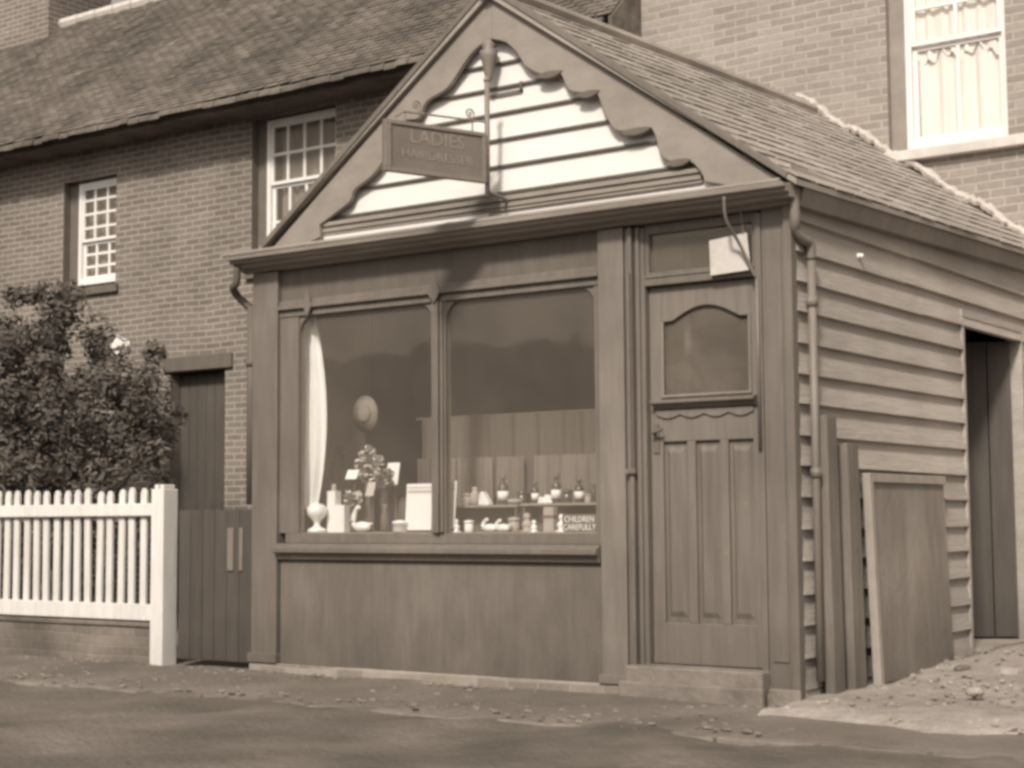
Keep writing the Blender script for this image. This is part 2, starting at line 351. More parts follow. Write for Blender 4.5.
# ================================================================== THE SETTING
D = 4.5     # the brick terrace stands 4.5 m behind the shop front
def sheet(name, m, x0, x1, y0, y1, z, n=60, amp=0.012, seed=0, zf=None):
    mb = MB(); from mathutils import noise
    ny = max(2, int(n * (y1 - y0) / (x1 - x0))); g = []
    for j in range(ny + 1):
        row = []
        for i in range(n + 1):
            x = x0 + (x1 - x0) * i / n; y = y0 + (y1 - y0) * j / ny
            h = z + amp * noise.noise(Vector((x * 1.7 + seed, y * 1.7, 0))) + amp * .5 * noise.noise(Vector((x * 6 + seed, y * 6, 3)))
            if zf: h += zf(x, y)
            row.append(mb.bm.verts.new((x, y, h)))
        g.append(row)
    for j in range(ny):
        for i in range(n): mb.bm.faces.new([g[j][i], g[j][i + 1], g[j + 1][i + 1], g[j + 1][i]])
    return struct(mb.build(name, m, smooth=True))
g = MB(); g.quad((-400, -400, -0.16), (400, -400, -0.16), (400, 400, -0.16), (-400, 400, -0.16)); struct(g.build('ground', 'road'))
sheet('road', 'road', -14, 9, -9, -1.10, -0.03, n=230, amp=0.03)
sheet('pavement', 'pave', -16, 9, -1.26, 0.35, -0.012, n=260, amp=0.014, seed=5, zf=lambda x, y: -0.07 * max(0, min(1, (-1.02 - y) / .22)))
sheet('garden_path', 'pave', -16, -3.8, 0.2, D, -0.03, n=60, amp=0.02, seed=9)
def mound(x, y): return 0.05 * max(0, min(1, (y + 0.5) / 2.6)) - 0.07 * max(0, min(1, (-0.45 - y + .1 * math.sin(x * 5)) / 0.25)) + 0.012 + 0.10 * math.exp(-((x - .45) ** 2 + (y - 1.9) ** 2) / .08)
sheet('yard', 'yard', 0.02, 9, -0.9, D, -0.005, n=120, amp=0.03, seed=2, zf=mound)
# kerb of separate stones
kb = MB(); x = -16; rd = random.Random(3)
while x < 5:
    w = rd.uniform(0.3, 0.65); dz = rd.uniform(-.01, .012); kb.box(x, x + w - 0.012, -1.21 + rd.uniform(-.03, .02), -1.11, -0.2, -0.024 + dz * .6); x += w
struct(kb.build('kerb', 'kerb', bevel=0.012))

# ================================================================== LEFT HOUSE
LX0, LX1, LE = -17.0, -3.5, 5.42
win1 = (at(252, 150, y=D).x, at(341, 104, y=D+.08).x, 3.55, 5.16); win2 = (at(64, 200, y=D).x, at(122, 200, y=D+.08).x, 3.60, 4.86); dr = (-9.45, -8.62, 0.0, 2.55)
house = thing('brick_house', 'long low brick house with mossy tiled roof, behind the white picket fence', 'house', (-10, D, 0))
wall_y(MB(), LX0, LX1, 0, LE, D, [win1, win2, dr]).build('wall', 'brick', house)
for h_ in (win1, win2, dr): reveals(MB(), [h_], D, 0.2).build('reveal', 'reveal', house)
MB().box(LX0, LX1, 8.6, 8.75, 0, LE).build('rear_wall', 'brick', house)
RZ, RY = 7.72, 6.55
rf = MB(); tiles(rf, (LX0, D - .5, LE - .14), (LX1, D - .5, LE - .14), (LX0, RY, RZ), (LX1, RY, RZ), 46, 0.17, 0.006, seed=4, jit=0.005)
rf.quad((LX0, D - .47, LE - .135), (LX1, D - .47, LE - .135), (LX1, RY, RZ - .02), (LX0, RY, RZ - .02))
rdt = random.Random(31); x = LX0
while x < LX1 - .2:      # uneven under-eaves course, mossy and broken
    w_ = rdt.uniform(.14, .19); dz = rdt.uniform(-.018, .008); dy = rdt.uniform(-.02, .01)
    rf.hexa([(x, D - .52 + dy, LE - .205 + dz), (x + w_ - .004, D - .52 + dy, LE - .205 + dz), (x + w_ - .004, D - .36, LE - .10), (x, D - .36, LE - .10), (x, D - .52 + dy, LE - .165 + dz), (x + w_ - .004, D - .52 + dy, LE - .165 + dz), (x + w_ - .004, D - .36, LE - .03), (x, D - .36, LE - .03)]); x += w_
rf.quad((LX0, RY, RZ - .02), (LX1, RY, RZ - .02), (LX1, 9.1, LE - .12), (LX0, 9.1, LE - .12))
roof = rf.build('roof', 'tile', house)
MB().prism([(D - .5, LE - .25), (D - .003, LE - .25), (D - .003, LE + .32), (D - .5, LE - .152)], LX1 - .03, LX1 + .01, 'x').build('verge_board', 'tile', house)
rt = MB()
for i in range(38):
    x = LX0 + i * (LX1 - LX0) / 38; rt.tube([(x, RY, RZ + .01), (x + .34, RY, RZ + .015)], 0.085, 8)
rt.build('ridge_tiles', 'sill', roof)
rc = random.Random(6); ch = MB(); ch.box(-15.2, -13.83, 6.3, 7.4, 7.2, 9.6).box(-15.27, -13.76, 6.23, 7.47, 9.35, 9.5)
ch.build('chimney', 'brick', roof)
# slipped pale mortar strip on the roof
a = at(240, 90, y=D - .15); b = at(292, 75, y=D - .15)
mb = MB(); pts = [Vector((a.x + (b.x - a.x) * k / 8, D - .20 + .05 * 0, LE + .12 + 0.004 * ((k * 5) % 3))) for k in range(9)]
mb.tube([tuple(p) for p in pts], [.006, .02, .014, .022, .016, .024, .018, .02, .008], 6); mb.build('mortar_strip', 'mortar', roof)
MB().box(LX0, LX1 - .04, D - .40, D - .002, LE - .24, LE - .17).build('eaves_board', 'tile', house)

def sash_window(parent, x0, x1, z0, z1, y, cols, rows_top, rows_bot, glass, back, curtain_v='curtain', off=0.0, meet=0.5):
    w = MB(); t = 0.05; zm = z0 + (z1 - z0) * meet
    w.box(x0, x0 + t, y, y + .06, z0, z1).box(x1 - t, x1, y, y + .06, z0, z1).box(x0 + t, x1 - t, y, y + .06, z1 - t, z1).box(x0 + t, x1 - t, y, y + .06, z0, z0 + .07)
    fr = w.build('window_frame', 'sash', parent, 0.004)
    for (a, c, rows, yy, nm) in ((zm, z1 - t, rows_top, y + .012, 'upper_sash'), (z0 + .07, zm, rows_bot, y + .045, 'lower_sash')):
        b = MB(); s = .035; X0, X1 = x0 + t, x1 - t
        b.box(X0, X0 + s, yy, yy + .03, a, c).box(X1 - s, X1, yy, yy + .03, a, c).box(X0 + s, X1 - s, yy, yy + .03, c - s, c).box(X0 + s, X1 - s, yy, yy + .03, a, a + s)
        for k in range(1, cols): xx = X0 + (X1 - X0) * k / cols; b.box(xx - .015, xx + .015, yy + .003, yy + .027, a + s, c - s)
        for k in range(1, rows): zz = a + (c - a) * k / rows; b.box(X0 + s, X1 - s, yy + .004, yy + .026, zz - .015, zz + .015)
        so = b.build(nm, 'sash', fr, 0.003)
        MB().quad((X0 + .01, yy + .015, a), (X1 - .01, yy + .015, a), (X1 - .01, yy + .015, c), (X0 + .01, yy + .015, c)).build('pane', glass, fr)
    return fr
def drape(x0, x1, z0, z1, y, waves, amp, parent, m, name='curtain', gather=0.0, n=80, hem=0.0, seed=1, narrow=None):
    mb = MB(); rd = random.Random(seed); ph = [rd.uniform(0, 6) for _ in range(4)]; rows = 10; g = []
    for j in range(rows + 1):
        t = j / rows; row = []
        for i in range(n + 1):
            u = i / n; k = narrow(t) if narrow else (0, 1); uu = k[0] + (k[1] - k[0]) * u
            x = x0 + (x1 - x0) * uu; yy = y + amp * (math.sin(u * waves * 6.28 + ph[0]) + .5 * math.sin(u * waves * 10.9 + ph[1] + t)) * (0.55 + .45 * (1 - t))
            z = z0 + (z1 - z0) * t + (hem * math.sin(u * waves * 6.28 + ph[2]) + hem * 1.3 * math.sin(u * waves * 2.3 + ph[3])) * (1 - t)
            row.append(mb.bm.verts.new((x, yy, z)))
        g.append(row)
    for j in range(rows):
        for i in range(n): mb.bm.faces.new([g[j][i], g[j][i + 1], g[j + 1][i + 1], g[j + 1][i]])
    return mb.build(name, m, parent, smooth=True)
f1 = sash_window(house, at(267, 150, y=D+.08).x, win1[1], win1[2] + .05, win1[3] - .02, D + .08, 4, 2, 2, 'sashglass', None, meet=.55)
f1.name = 'window'; MB().box(win1[0], at(267, 150, y=D+.08).x, D + .10, D + .13, win1[2], win1[3]).build('window_lining', 'reveal', house)
drape(win1[0] + .25, win1[1], win1[2], win1[3], D + .20, 9, .02, f1, 'net')
f2 = sash_window(house, at(79, 200, y=D+.08).x, win2[1], win2[2] + .05, win2[3] - .02, D + .08, 3, 4, 3, 'sashglass', None, meet=.42)
f2.name = 'window'; MB().box(win2[0], at(79, 200, y=D+.08).x, D + .10, D + .13, win2[2], win2[3]).build('window_lining', 'reveal', house)
drape(win2[0], win2[1], win2[2], win2[3], D + .20, 7, .02, f2, 'net')
for w_ in (win1, win2):
    MB().box(w_[0] - .06, w_[1] + .06, D - .05, D + .08, w_[2] - .09, w_[2] - .001).build('window_sill', 'dark', house, .006)
# back of each window dark room
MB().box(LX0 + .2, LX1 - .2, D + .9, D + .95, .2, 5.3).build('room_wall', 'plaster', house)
MB().box(dr[0] - .08, dr[1] + .12, D - .04, D + .12, dr[3] + .002, dr[3] + .16).build('door_lintel', 'dark', house, .008)
d = MB()
for k in range(6):
    a = dr[0] + .02 + k * (dr[1] - dr[0] - .04) / 6; d.box(a, a + (dr[1] - dr[0] - .04) / 6 - .006, D + .14, D + .18, 0.02, dr[3] - .02)
d.build('door', 'gate', house, .003)

# ================================================================== RIGHT HOUSE
RX0, RX1 = -3.5, 6.0
win3 = (-1.22, -0.26, 3.83, 5.35)
rh = thing('tall_brick_house', 'taller brick house rising behind the shop, with one bright white sash window', 'house', (1, D, 0))
wall_y(MB(), RX0, RX1, 0, 8.6, D, [win3]).build('wall', 'pale_brick', rh)
reveals(MB(), [win3], D, .2).build('window_reveal', 'barge', rh)
MB().box(RX0, RX0 + .2, D + .001, 9, 0, 8.6).box(RX0, RX1, 9, 9.2, 0, 8.6).box(RX1 - .2, RX1, D + .001, 9, 0, 8.6).build('return_wall', 'pale_brick', rh)
MB().hexa([(RX0 - .1, D - .2, 8.6), (RX1 + .1, D - .2, 8.6), (RX1 + .1, 9.3, 8.6), (RX0 - .1, 9.3, 8.6), (RX0 - .1, 6.9, 10.6), (RX1 + .1, 6.9, 10.6), (RX1 + .1, 7.0, 10.6), (RX0 - .1, 7.0, 10.6)]).build('roof', 'tile', rh)
f3 = sash_window(rh, win3[0] + .13, win3[1], win3[2] + .02, win3[3], D + .06, 2, 2, 1, 'blindglass', None, meet=.56)
f3.name = 'window'; MB().box(win3[0], win3[0] + .129, D + .07, D + .10, win3[2], win3[3]).build('window_lining', 'barge', rh)
drape(win3[0] + .14, win3[1], win3[2], win3[2] + (win3[3] - win3[2]) * .54, D + .15, 5, .022, f3, 'sash', 'blind', seed=14)
drape(win3[0] + .14, win3[1], win3[2] + (win3[3] - win3[2]) * .50, win3[3], D + .13, 8, .012, f3, 'sash', 'lace_curtain', hem=.03)
MB().box(win3[0] + .13, win3[1], D + .19, D + .195, win3[2], win3[3]).build('lining', 'greycard', f3)
MB().box(win3[0] - .08, win3[1] + .2, D - .08, D + .06, win3[2] - .085, win3[2] - .001).build('window_sill', 'sill', rh, .008)

# ================================================================== THE SHOP
shop = thing('shop', 'single storey timber shop with scalloped white gable and large display window', 'shop', (-1.9, 0, 0))
W0 = -3.83
# plinth + riser
MB().box(W0, 0.02, -.035, .12, -.12, .04).build('plinth', 'plinth', shop, .006)
MB().box(-3.59, -1.16, 0, .06, .041, .70).build('stall_riser', 'riser', shop, .003)
s = MB(); s.prism([(-.075, .775), (-.075, .745), (-.045, .735), (-.03, .70), (.06, .70), (.06, .80), (-.02, .80)], -3.595, -1.162, 'x'); s.build('sill', 'facade', shop, .003)
MB().box(-3.55, -1.17, .0, .06, .801, .865).build('window_bottom_rail', 'facade', shop, .004)
# pilasters
def pilaster(x0, x1, base, m, top=2.56):
    p = MB(); p.box(x0, x1, -.03, .06, .041, top)
    p.box(x0 - .012, x1 + .012, -.05, .07, .042, .042 + base)
    return p.build('pilaster', m, shop, .005)
pilaster(-3.82, -3.60, .06, 'facade'); pilaster(-1.155, -.99, .05, 'facade_light')
q = MB()
for k, (xx, yy) in enumerate(((-.985, -.02), (-.955, -.045), (-.92, -.02))): q.box(xx, xx + .026, yy, .06, .042, 2.55 + k * .001)
q.box(-.99, -.87, 0, .06, .042, 2.55); q.build('door_post', 'facade', shop, .006)
q = MB(); q.box(-.19, -.155, -.012, .06, .09, 2.55).box(-.155, -.018, -.0, .06, .05, 2.6).box(-.13, -.04, -.008, 0, .2, 2.45); q.box(-.018, .028, -.028, .04, .0, 2.62)
q.build('corner_post', 'facade', shop, .005)
# fascia panel and transom
MB().box(-3.62, -.96, .012, .05, 2.36, 2.60).build('fascia_panel', 'dark', shop, .003)
s = MB(); s.box(-3.6, -1.156, -.035, .05, 2.30, 2.325).box(-3.6, -1.156, -.012, .05, 2.3255, 2.36).box(-3.6, -1.156, -.008, .05, 2.255, 2.2995); s.build('transom', 'facade', shop, .005)
# window frame: stiles, mullion with little diamond heads, rounded corners
s = MB(); s.box(-3.6, -3.44, .0, .06, .866, 2.255).box(-1.2, -1.157, .0, .06, .866, 2.255)
def spandrel(xc, zc, sx, r=.11): return [(xc, zc)] + [(xc + sx * r * (1 - math.sin(t * math.pi / 20)), zc - r * (1 - math.cos(t * math.pi / 20))) for t in range(11)]
for (xc, sx) in ((-3.44, 1), (-1.2, -1), (-2.36, -1), (-2.255, 1)): s.prism(spandrel(xc, 2.255, sx), .01, .045)
s.build('window_frame', 'facade', shop, .004)
s = MB(); s.box(-2.36, -2.255, .0, .055, .866, 2.255).box(-2.325, -2.29, -.03, .0, .866, 2.255); s.tube([(-2.34, -.012, .87), (-2.34, -.012, 2.25)], .011, 8).tube([(-2.275, -.012, .87), (-2.275, -.012, 2.25)], .011, 8)
s.build('mullion', 'facade', shop, .003)
for xc, sc in ((-2.31, 1), (-3.33, .7)):
    MB().prism([(xc - .05 * sc, 2.31), (xc - .025 * sc, 2.36), (xc, 2.43), (xc + .025 * sc, 2.36), (xc + .05 * sc, 2.31), (xc + .03 * sc, 2.28), (xc, 2.24), (xc - .03 * sc, 2.28)], -.046, -.0355).build('transom_ornament', 'facade', shop, .004)
for (a, b) in ((-3.45, -2.35), (-2.265, -1.195)):
    MB().quad((a, .03, .86), (b, .03, .86), (b, .03, 2.26), (a, .03, 2.26)).build('window_pane', 'glass', shop)
# cornice and gutter
prof = [(.0, 2.565), (-.05, 2.57), (-.055, 2.59), (-.12, 2.592), (-.125, 2.612), (-.165, 2.614), (-.17, 2.632), (-.20, 2.634), (-.205, 2.655), (-.185, 2.655), (-.17, 2.65), (-.02, 2.69), (0, 2.70)]
s = MB(); s.prism(prof, -3.90, .075, 'x'); s.build('cornice', 'cornice', shop, .003)
MB().tube([(-3.93, -.19, 2.672), (.05, -.19, 2.665)], .016, 8).build('gutter', 'cornice', shop)
# left gutter outlet and downpipe
s = MB(); s.tube(spline([(-3.86, -.13, 2.60), (-3.88, -.12, 2.5), (-3.93, -.10, 2.47), (-3.95, -.03, 2.42), (-3.90, .03, 2.35)], 4), .026, 8)
s.tube([(-3.885, .03, 2.36), (-3.885, .03, 1.05)], .03, 10).tube([(-3.885, .03, 2.0), (-3.885, .03, 1.96)], .038, 10); s.build('downpipe', 'dark', shop, smooth=True)
# bell wire / small pipe beside the door, and right corner downpipe
s = MB(); s.tube(spline([(-.27, -.19, 2.62), (-.27, -.17, 2.5), (-.24, -.08, 2.38), (-.175, -.03, 2.2)], 5), .009, 8).tube([(-.172, -.025, 2.22), (-.172, -.025, 1.3)], .010, 8); s.build('downpipe', 'facade', shop, smooth=True)
s = MB(); s.tube([(-.94, -.06, 2.3), (-.94, -.06, 1.2)], .011, 8).box(-.97, -.91, -.065, -.04, 1.19, 1.215).build('cable', 'facade', shop)
s = MB(); s.tube(spline([(.055, -.04, 2.66), (.055, -.03, 2.5), (.04, .0, 2.44), (.05, .06, 2.40), (.06, .135, 2.38), (.06, .15, 2.3)], 5), .028, 10)
s.tube([(.06, .15, 2.33), (.06, .15, .10)], .022, 10)
for z in (1.15, 2.05): s.tube([(.06, .15, z), (.06, .15, z + .05)], .03, 10)
s.build('downpipe', 'facade_light', shop, smooth=True)
# gable
ax, az = -1.84, 4.03
gb = MB(); zb = 2.83; lines = [2.70, 2.862, 3.022, 3.182, 3.34, 3.494, 3.64, 3.79, 3.95]
def gx(z): return (ax - (az - z) / .74 + .02, ax + (az - z) / .72 - .02)
for a, b in zip(lines, lines[1:]):
    (l0, r0), (l1, r1) = gx(a), gx(b)
    gb.hexa([(l0, -.024, a), (r0, -.024, a), (r0, .03, a), (l0, .03, a), (l1, -.006, b + .012), (r1, -.006, b + .012), (r1, .03, b + .012), (l1, .03, b + .012)])
gable = gb.build('gable_boarding', 'white', shop)
# dark strips on the board edges, painting in the shadow line under each
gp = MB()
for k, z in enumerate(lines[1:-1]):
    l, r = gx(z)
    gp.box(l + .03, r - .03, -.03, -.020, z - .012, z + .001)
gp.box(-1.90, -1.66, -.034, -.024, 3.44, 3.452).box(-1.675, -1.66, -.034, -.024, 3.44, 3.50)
gp.build('painted_shadow_line', 'dark', shop)
s = MB(); s.box(-3.36, -.48, -.05, -.002 - .024, 2.765, 2.80).box(-3.36, -.48, -.065, -.026, 2.80, 2.825).box(-3.36, -.48, -.04, -.026, 2.745, 2.765); s.build('gable_base_rail', 'cornice', shop, .003)
s = MB(); s.prism([(-1.9, 2.69), (-1.9, 2.755), (-2.6, 2.755), (-3.3, 2.755), (-3.3, 2.70), (-3.0, 2.695), (-2.75, 2.715), (-2.45, 2.70), (-2.2, 2.725)], -.034, -.025); s.build('gable_apron', 'white', shop, .002)
# bargeboards with their scalloped inner edges
Lin = [(-3.19, 2.73), (-3.19, 2.81), (-3.06, 2.87), (-2.94, 2.93), (-2.90, 3.0), (-2.76, 3.07), (-2.66, 3.17), (-2.60, 3.33), (-2.50, 3.38), (-2.39, 3.38), (-2.33, 3.47), (-2.17, 3.53), (-2.07, 3.63), (-1.96, 3.73), (-1.84, 3.77)]
Lb = [(-3.62, 2.685), (-3.3, 2.70)] + [Lin[0]] + spline(Lin[1:], 4) + [(ax, az)]
MB().prism(Lb, -.085, -.05).build('bargeboard', 'barge', shop, .005)
Rin = [(-1.84, 3.77), (-1.74, 3.735), (-1.66, 3.66), (-1.60, 3.57), (-1.50, 3.505), (-1.42, 3.50), (-1.36, 3.49), (-1.30, 3.38), (-1.20, 3.345), (-1.12, 3.34), (-1.06, 3.20), (-.99, 3.10), (-.88, 3.085), (-.76, 3.075), (-.71, 2.93), (-.64, 2.875), (-.53, 2.865), (-.46, 2.79), (-.44, 2.74)]
Rb = [(ax, az)] + spline(Rin, 3) + [(-.3, 2.70), (-.0, 2.70)]
MB().prism(Rb, -.084, -.05).build('bargeboard', 'barge', shop, .005)
# dark ledges under the scallops, as moulded stops
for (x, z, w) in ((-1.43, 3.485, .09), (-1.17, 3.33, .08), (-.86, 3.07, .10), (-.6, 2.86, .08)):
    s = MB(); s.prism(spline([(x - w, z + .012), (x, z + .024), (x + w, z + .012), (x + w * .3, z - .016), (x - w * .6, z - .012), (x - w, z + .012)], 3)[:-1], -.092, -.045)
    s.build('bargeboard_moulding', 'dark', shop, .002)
s = MB(); 
for (p, q_) in (((-3.64, 2.70), (ax, az + .03)), ((ax, az + .03), (.05, 2.69))):
    dx, dz = q_[0] - p[0], q_[1] - p[1]; l = math.hypot(dx, dz); nx, nz = -dz / l, dx / l
    s.prism([(p[0], p[1]), (q_[0], q_[1]), (q_[0] + nx * .035, q_[1] + nz * .035), (p[0] + nx * .035, p[1] + nz * .035)], -.13, -.05)
s.build('verge_capping', 'facade', shop, .003)
# pendant at the apex
MB().lathe((ax, -.11, 3.50), [(.004, 0), (.018, .02), (.03, .06), (.038, .11), (.05, .15), (.055, .19), (.03, .205), (.045, .225), (.02, .25), (.012, .26)], 12).build('apex_pendant', 'pipe', shop, smooth=True)
# roof
rz0, rz1 = 4.06, 4.26
s = MB(); e0, e1, r0, r1 = (.11, -.12, 2.68), (.13, D - .01, 2.82), (ax, -.12, rz0), (ax, D - .01, rz1)
tiles(s, e0, e1, r0, r1, 17, .24, .006, seed=8, jit=.004)
s.hexa([(e0[0], e0[1], e0[2] - .03), (e1[0], e1[1], e1[2] - .03), (ax, D - .01, rz1 - .04), (ax, -.12, rz0 - .04), e0, e1, r1, r0])
l0, l1 = (-3.80, -.12, 2.62), (-3.82, D - .01, 2.76)
tiles(s, l0, l1, r0, r1, 17, .24, .006, seed=9, jit=.004)
s.hexa([(l0[0], l0[1], l0[2] - .03), (l1[0], l1[1], l1[2] - .03), (ax, D - .01, rz1 - .04), (ax, -.12, rz0 - .04), l0, l1, r1, r0])
sroof = s.build('roof', 'slate', shop)
s = MB(); s.tube([(ax, -.18, rz0 + .02), (ax, D - .02, rz1 + .02)], .045, 8); s.build('ridge', 'slate', sroof)
# lime fillet where the slope meets the brick wall
s = MB(); rd = random.Random(5); n = 90; top = Vector((ax - .16, D - .03, rz1 + .16)); bot = Vector((.25, D - .03, 2.79))
pts = [top.lerp(bot, k / n) + Vector((0, 0, rd.uniform(-.012, .012) + .02 * math.sin(k * .33))) for k in range(n + 1)]
s.tube([tuple(p) for p in pts], [.034 + rd.uniform(-.014, .012) for _ in pts], 7); s.build('flashing', 'mortar', sroof)
# eaves fascia along the side
MB().hexa([(.03, .0, 2.56), (.03, D, 2.70), (.075, D, 2.70), (.075, 0, 2.56), (.03, .0, 2.655), (.03, D, 2.795), (.10, D, 2.80), (.10, 0, 2.66)]).build('side_fascia', 'facade_light', shop, .003)
# side weatherboarding with the yard doorway
s = MB(); rd = random.Random(12); z = .06; oy0, oy1, oz = 2.56, 3.72, 2.19
while z < 2.66:
    p = .164 + rd.uniform(-.005, .005); top = z + p + .02
    segs = [(.04, oy0 - .046), (oy1 + .046, D)] if z < oz - .05 else [(.04, 1.9 + rd.uniform(-.4, .4)), None]
    if segs[1] is None: k = segs[0][1]; segs = [(.04, k - .0015), (k + .0015, D)]
    for (a, b) in segs:
        j1, j2 = rd.uniform(-.006, .006), rd.uniform(-.006, .006)
        zz = max(z, oz + .0) if (z < oz and z > oz - .05 and a < oy0) else z
        s.hexa([(-.012, a, z + j1), (.034, a, z + j1), (.034, b, z + j2), (-.012, b, z + j2), (-.012, a, top), (.0, a, top), (.0, b, top), (-.012, b, top)])
    z += p
s.build('weatherboarding', 'board', shop)
MB().box(-.035, -.0125, .061, oy0 - .05, -.12, 2.6).box(-.035, -.0125, oy1 + .05, D - .01, -.12, 2.6).box(-.035, -.0125, oy0 - .049, oy1 + .049, 2.285, 2.6).build('wall_lining', 'dark', shop)
MB().box(-.012, .03, .045, oy0 - .05, -.14, .058).build('side_plinth', 'plinth', shop, .004)
MB().box(-.02, .008, .03, D, 2.6, 2.80).build('eaves_board', 'board', shop)
s = MB(); s.box(-.08, .03, oy0 - .045, oy0 + .0, .0, oz + .04).box(-.08, .03, oy1, oy1 + .045, .0, oz + .04).box(-.08, .03, oy0 - .045, oy1 + .045, oz + .041, oz + .09)
s.build('doorway_frame', 'board', shop, .004)
MB().box(-.9, .02, oy0 + .001, oy1 - .001, -.02, .085).build('threshold', 'yard', shop, .004)
# half-open plank door in the side
s = MB(); hy = oy1 - .03; ang = math.radians(62)
for k in range(6):
    a, b = k * .165, k * .165 + .158
    P = lambda t, o: (-.05 - t * math.sin(ang) + o * math.cos(ang), hy - t * math.cos(ang) - o * math.sin(ang))
    q4 = [P(a, 0), P(b, 0), P(b, .03), P(a, .03)]
    s.hexa([(u, v, .10) for u, v in q4] + [(u, v, oz - .02) for u, v in q4])
s.build('side_door', 'gate', shop, .003)
# interior shell
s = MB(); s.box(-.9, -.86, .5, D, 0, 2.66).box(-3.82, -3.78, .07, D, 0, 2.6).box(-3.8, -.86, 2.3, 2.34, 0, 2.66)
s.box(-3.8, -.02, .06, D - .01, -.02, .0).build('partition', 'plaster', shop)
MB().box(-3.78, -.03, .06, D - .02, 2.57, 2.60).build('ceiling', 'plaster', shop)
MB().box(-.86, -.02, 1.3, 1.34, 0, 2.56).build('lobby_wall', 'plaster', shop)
# ---- front door
DX0, DX1, DY = -.868, -.192, .045
door = MB(); t = .045
st = .075
door.box(DX0, DX0 + st, DY, DY + t, .16, 2.215).box(DX1 - st + .02, DX1, DY, DY + t, .16, 2.215)
xi0, xi1 = DX0 + st, DX1 - st + .02
door.box(xi0, xi1, DY, DY + t, .16, .38).box(xi0, xi1, DY, DY + t, 1.36, 1.60)
arch = [(xi0, 2.215), (xi0, 2.02)] + [(xi0 + (xi1 - xi0) * k / 16, 2.02 + .075 * (math.sin(math.pi * min(1, max(0, (k / 16 - .12) / .76)))) ** 1.0) for k in range(1, 16)] + [(xi1, 2.02), (xi1, 2.215)]
door.prism(arch, DY, DY + t)
mw = (xi1 - xi0 - .10) / 3
for k in (1, 2): a = xi0 + k * mw + (k - 1) * .05; door.box(a, a + .05, DY, DY + t, .38, 1.36)
do = door.build('front_door', 'door', shop, .004)
for k in range(3):
    a = xi0 + k * (mw + .05); p = MB(); p.box(a, a + mw, DY + .022, DY + .04, .38, 1.36)
    p.hexa([(a + .02, DY + .022, .41), (a + mw - .02, DY + .022, .41), (a + mw - .02, DY + .022, 1.33), (a + .02, DY + .022, 1.33), (a + .035, DY + .010, .44), (a + mw - .035, DY + .010, .44), (a + mw - .035, DY + .010, 1.30), (a + .035, DY + .010, 1.30)])
    p.build('door_panel', 'panel', do)
MB().quad((xi0 - .004, DY + .025, 1.59), (xi1 + .004, DY + .025, 1.59), (xi1 + .004, DY + .025, 2.12), (xi0 - .004, DY + .025, 2.12)).build('door_glass', 'doorglass', do)
s = MB(); s.tube([(xi0 + .008, DY - .002, 1.61), (xi0 + .008, DY - .002, 2.02)] , .009, 6).tube([(xi1 - .008, DY - .002, 1.61), (xi1 - .008, DY - .002, 2.02)], .009, 6).tube([(xi0, DY - .002, 1.607), (xi1, DY - .002, 1.607)], .010, 6)
s.build('glazing_bead', 'facade_light', do)
s = MB(); s.prism([(DY, 1.535), (DY - .02, 1.54), (DY - .035, 1.56), (DY - .06, 1.568), (DY - .06, 1.585), (DY, 1.592)], DX0 + .03, DX1 - .02, 'x'); s.build('letter_shelf', 'facade', do, .002)
sc = [(DX0 + .04, 1.533)]
for k in range(4):
    a = DX0 + .04 + k * .148
    for j in range(7): sc.append((a + .148 * j / 6, 1.508 - .022 * math.sin(math.pi * j / 6)))
sc.append((DX0 + .04 + .592, 1.533))
MB().prism(sc, DY - .012, DY - .0005).build('scalloped_apron', 'door', do, .002)
s = MB(); s.box(DX0 + .02, DX0 + .055, DY - .008, DY - .0003, 1.30, 1.46).tube([(DX0 + .037, DY - .005, 1.41), (DX0 + .037, DY - .05, 1.41)], .009, 8).tube([(DX0 + .037, DY - .05, 1.41), (DX0 + .10, DY - .05, 1.425)], .009, 8); s.build('door_handle', 'dark', do)
# fanlight over the door
s = MB(); s.box(-.87, -.155, .0, .06, 2.22, 2.262).box(-.87, -.155, -.006, .06, 2.262, 2.275); s.build('door_head', 'facade', shop, .004)
s = MB(); s.prism([(-.868, 2.276), (-.19, 2.276), (-.19, 2.56), (-.868, 2.56), (-.868, 2.2765), (-.845, 2.295), (-.845, 2.51), (-.213, 2.51), (-.213, 2.295), (-.845, 2.2945)], .01, .055); s.build('fanlight_frame', 'facade', shop)
MB().quad((-.85, .035, 2.29), (-.20, .035, 2.29), (-.20, .035, 2.52), (-.85, .035, 2.52)).build('fanlight_pane', 'glass', shop)
# doorstep
s = MB(); s.box(-.97, -.15, -.10, .08, -.02, .155).box(-.99, -.13, -.14, -.101, -.05, .075); s.build('doorstep', 'sill' if False else 'kerb', shop, .012)
s = MB(); s.box(-.14, .04, -.055, -.036, -.05, .07); s.build('corner_plinth', 'kerb', shop, .01)

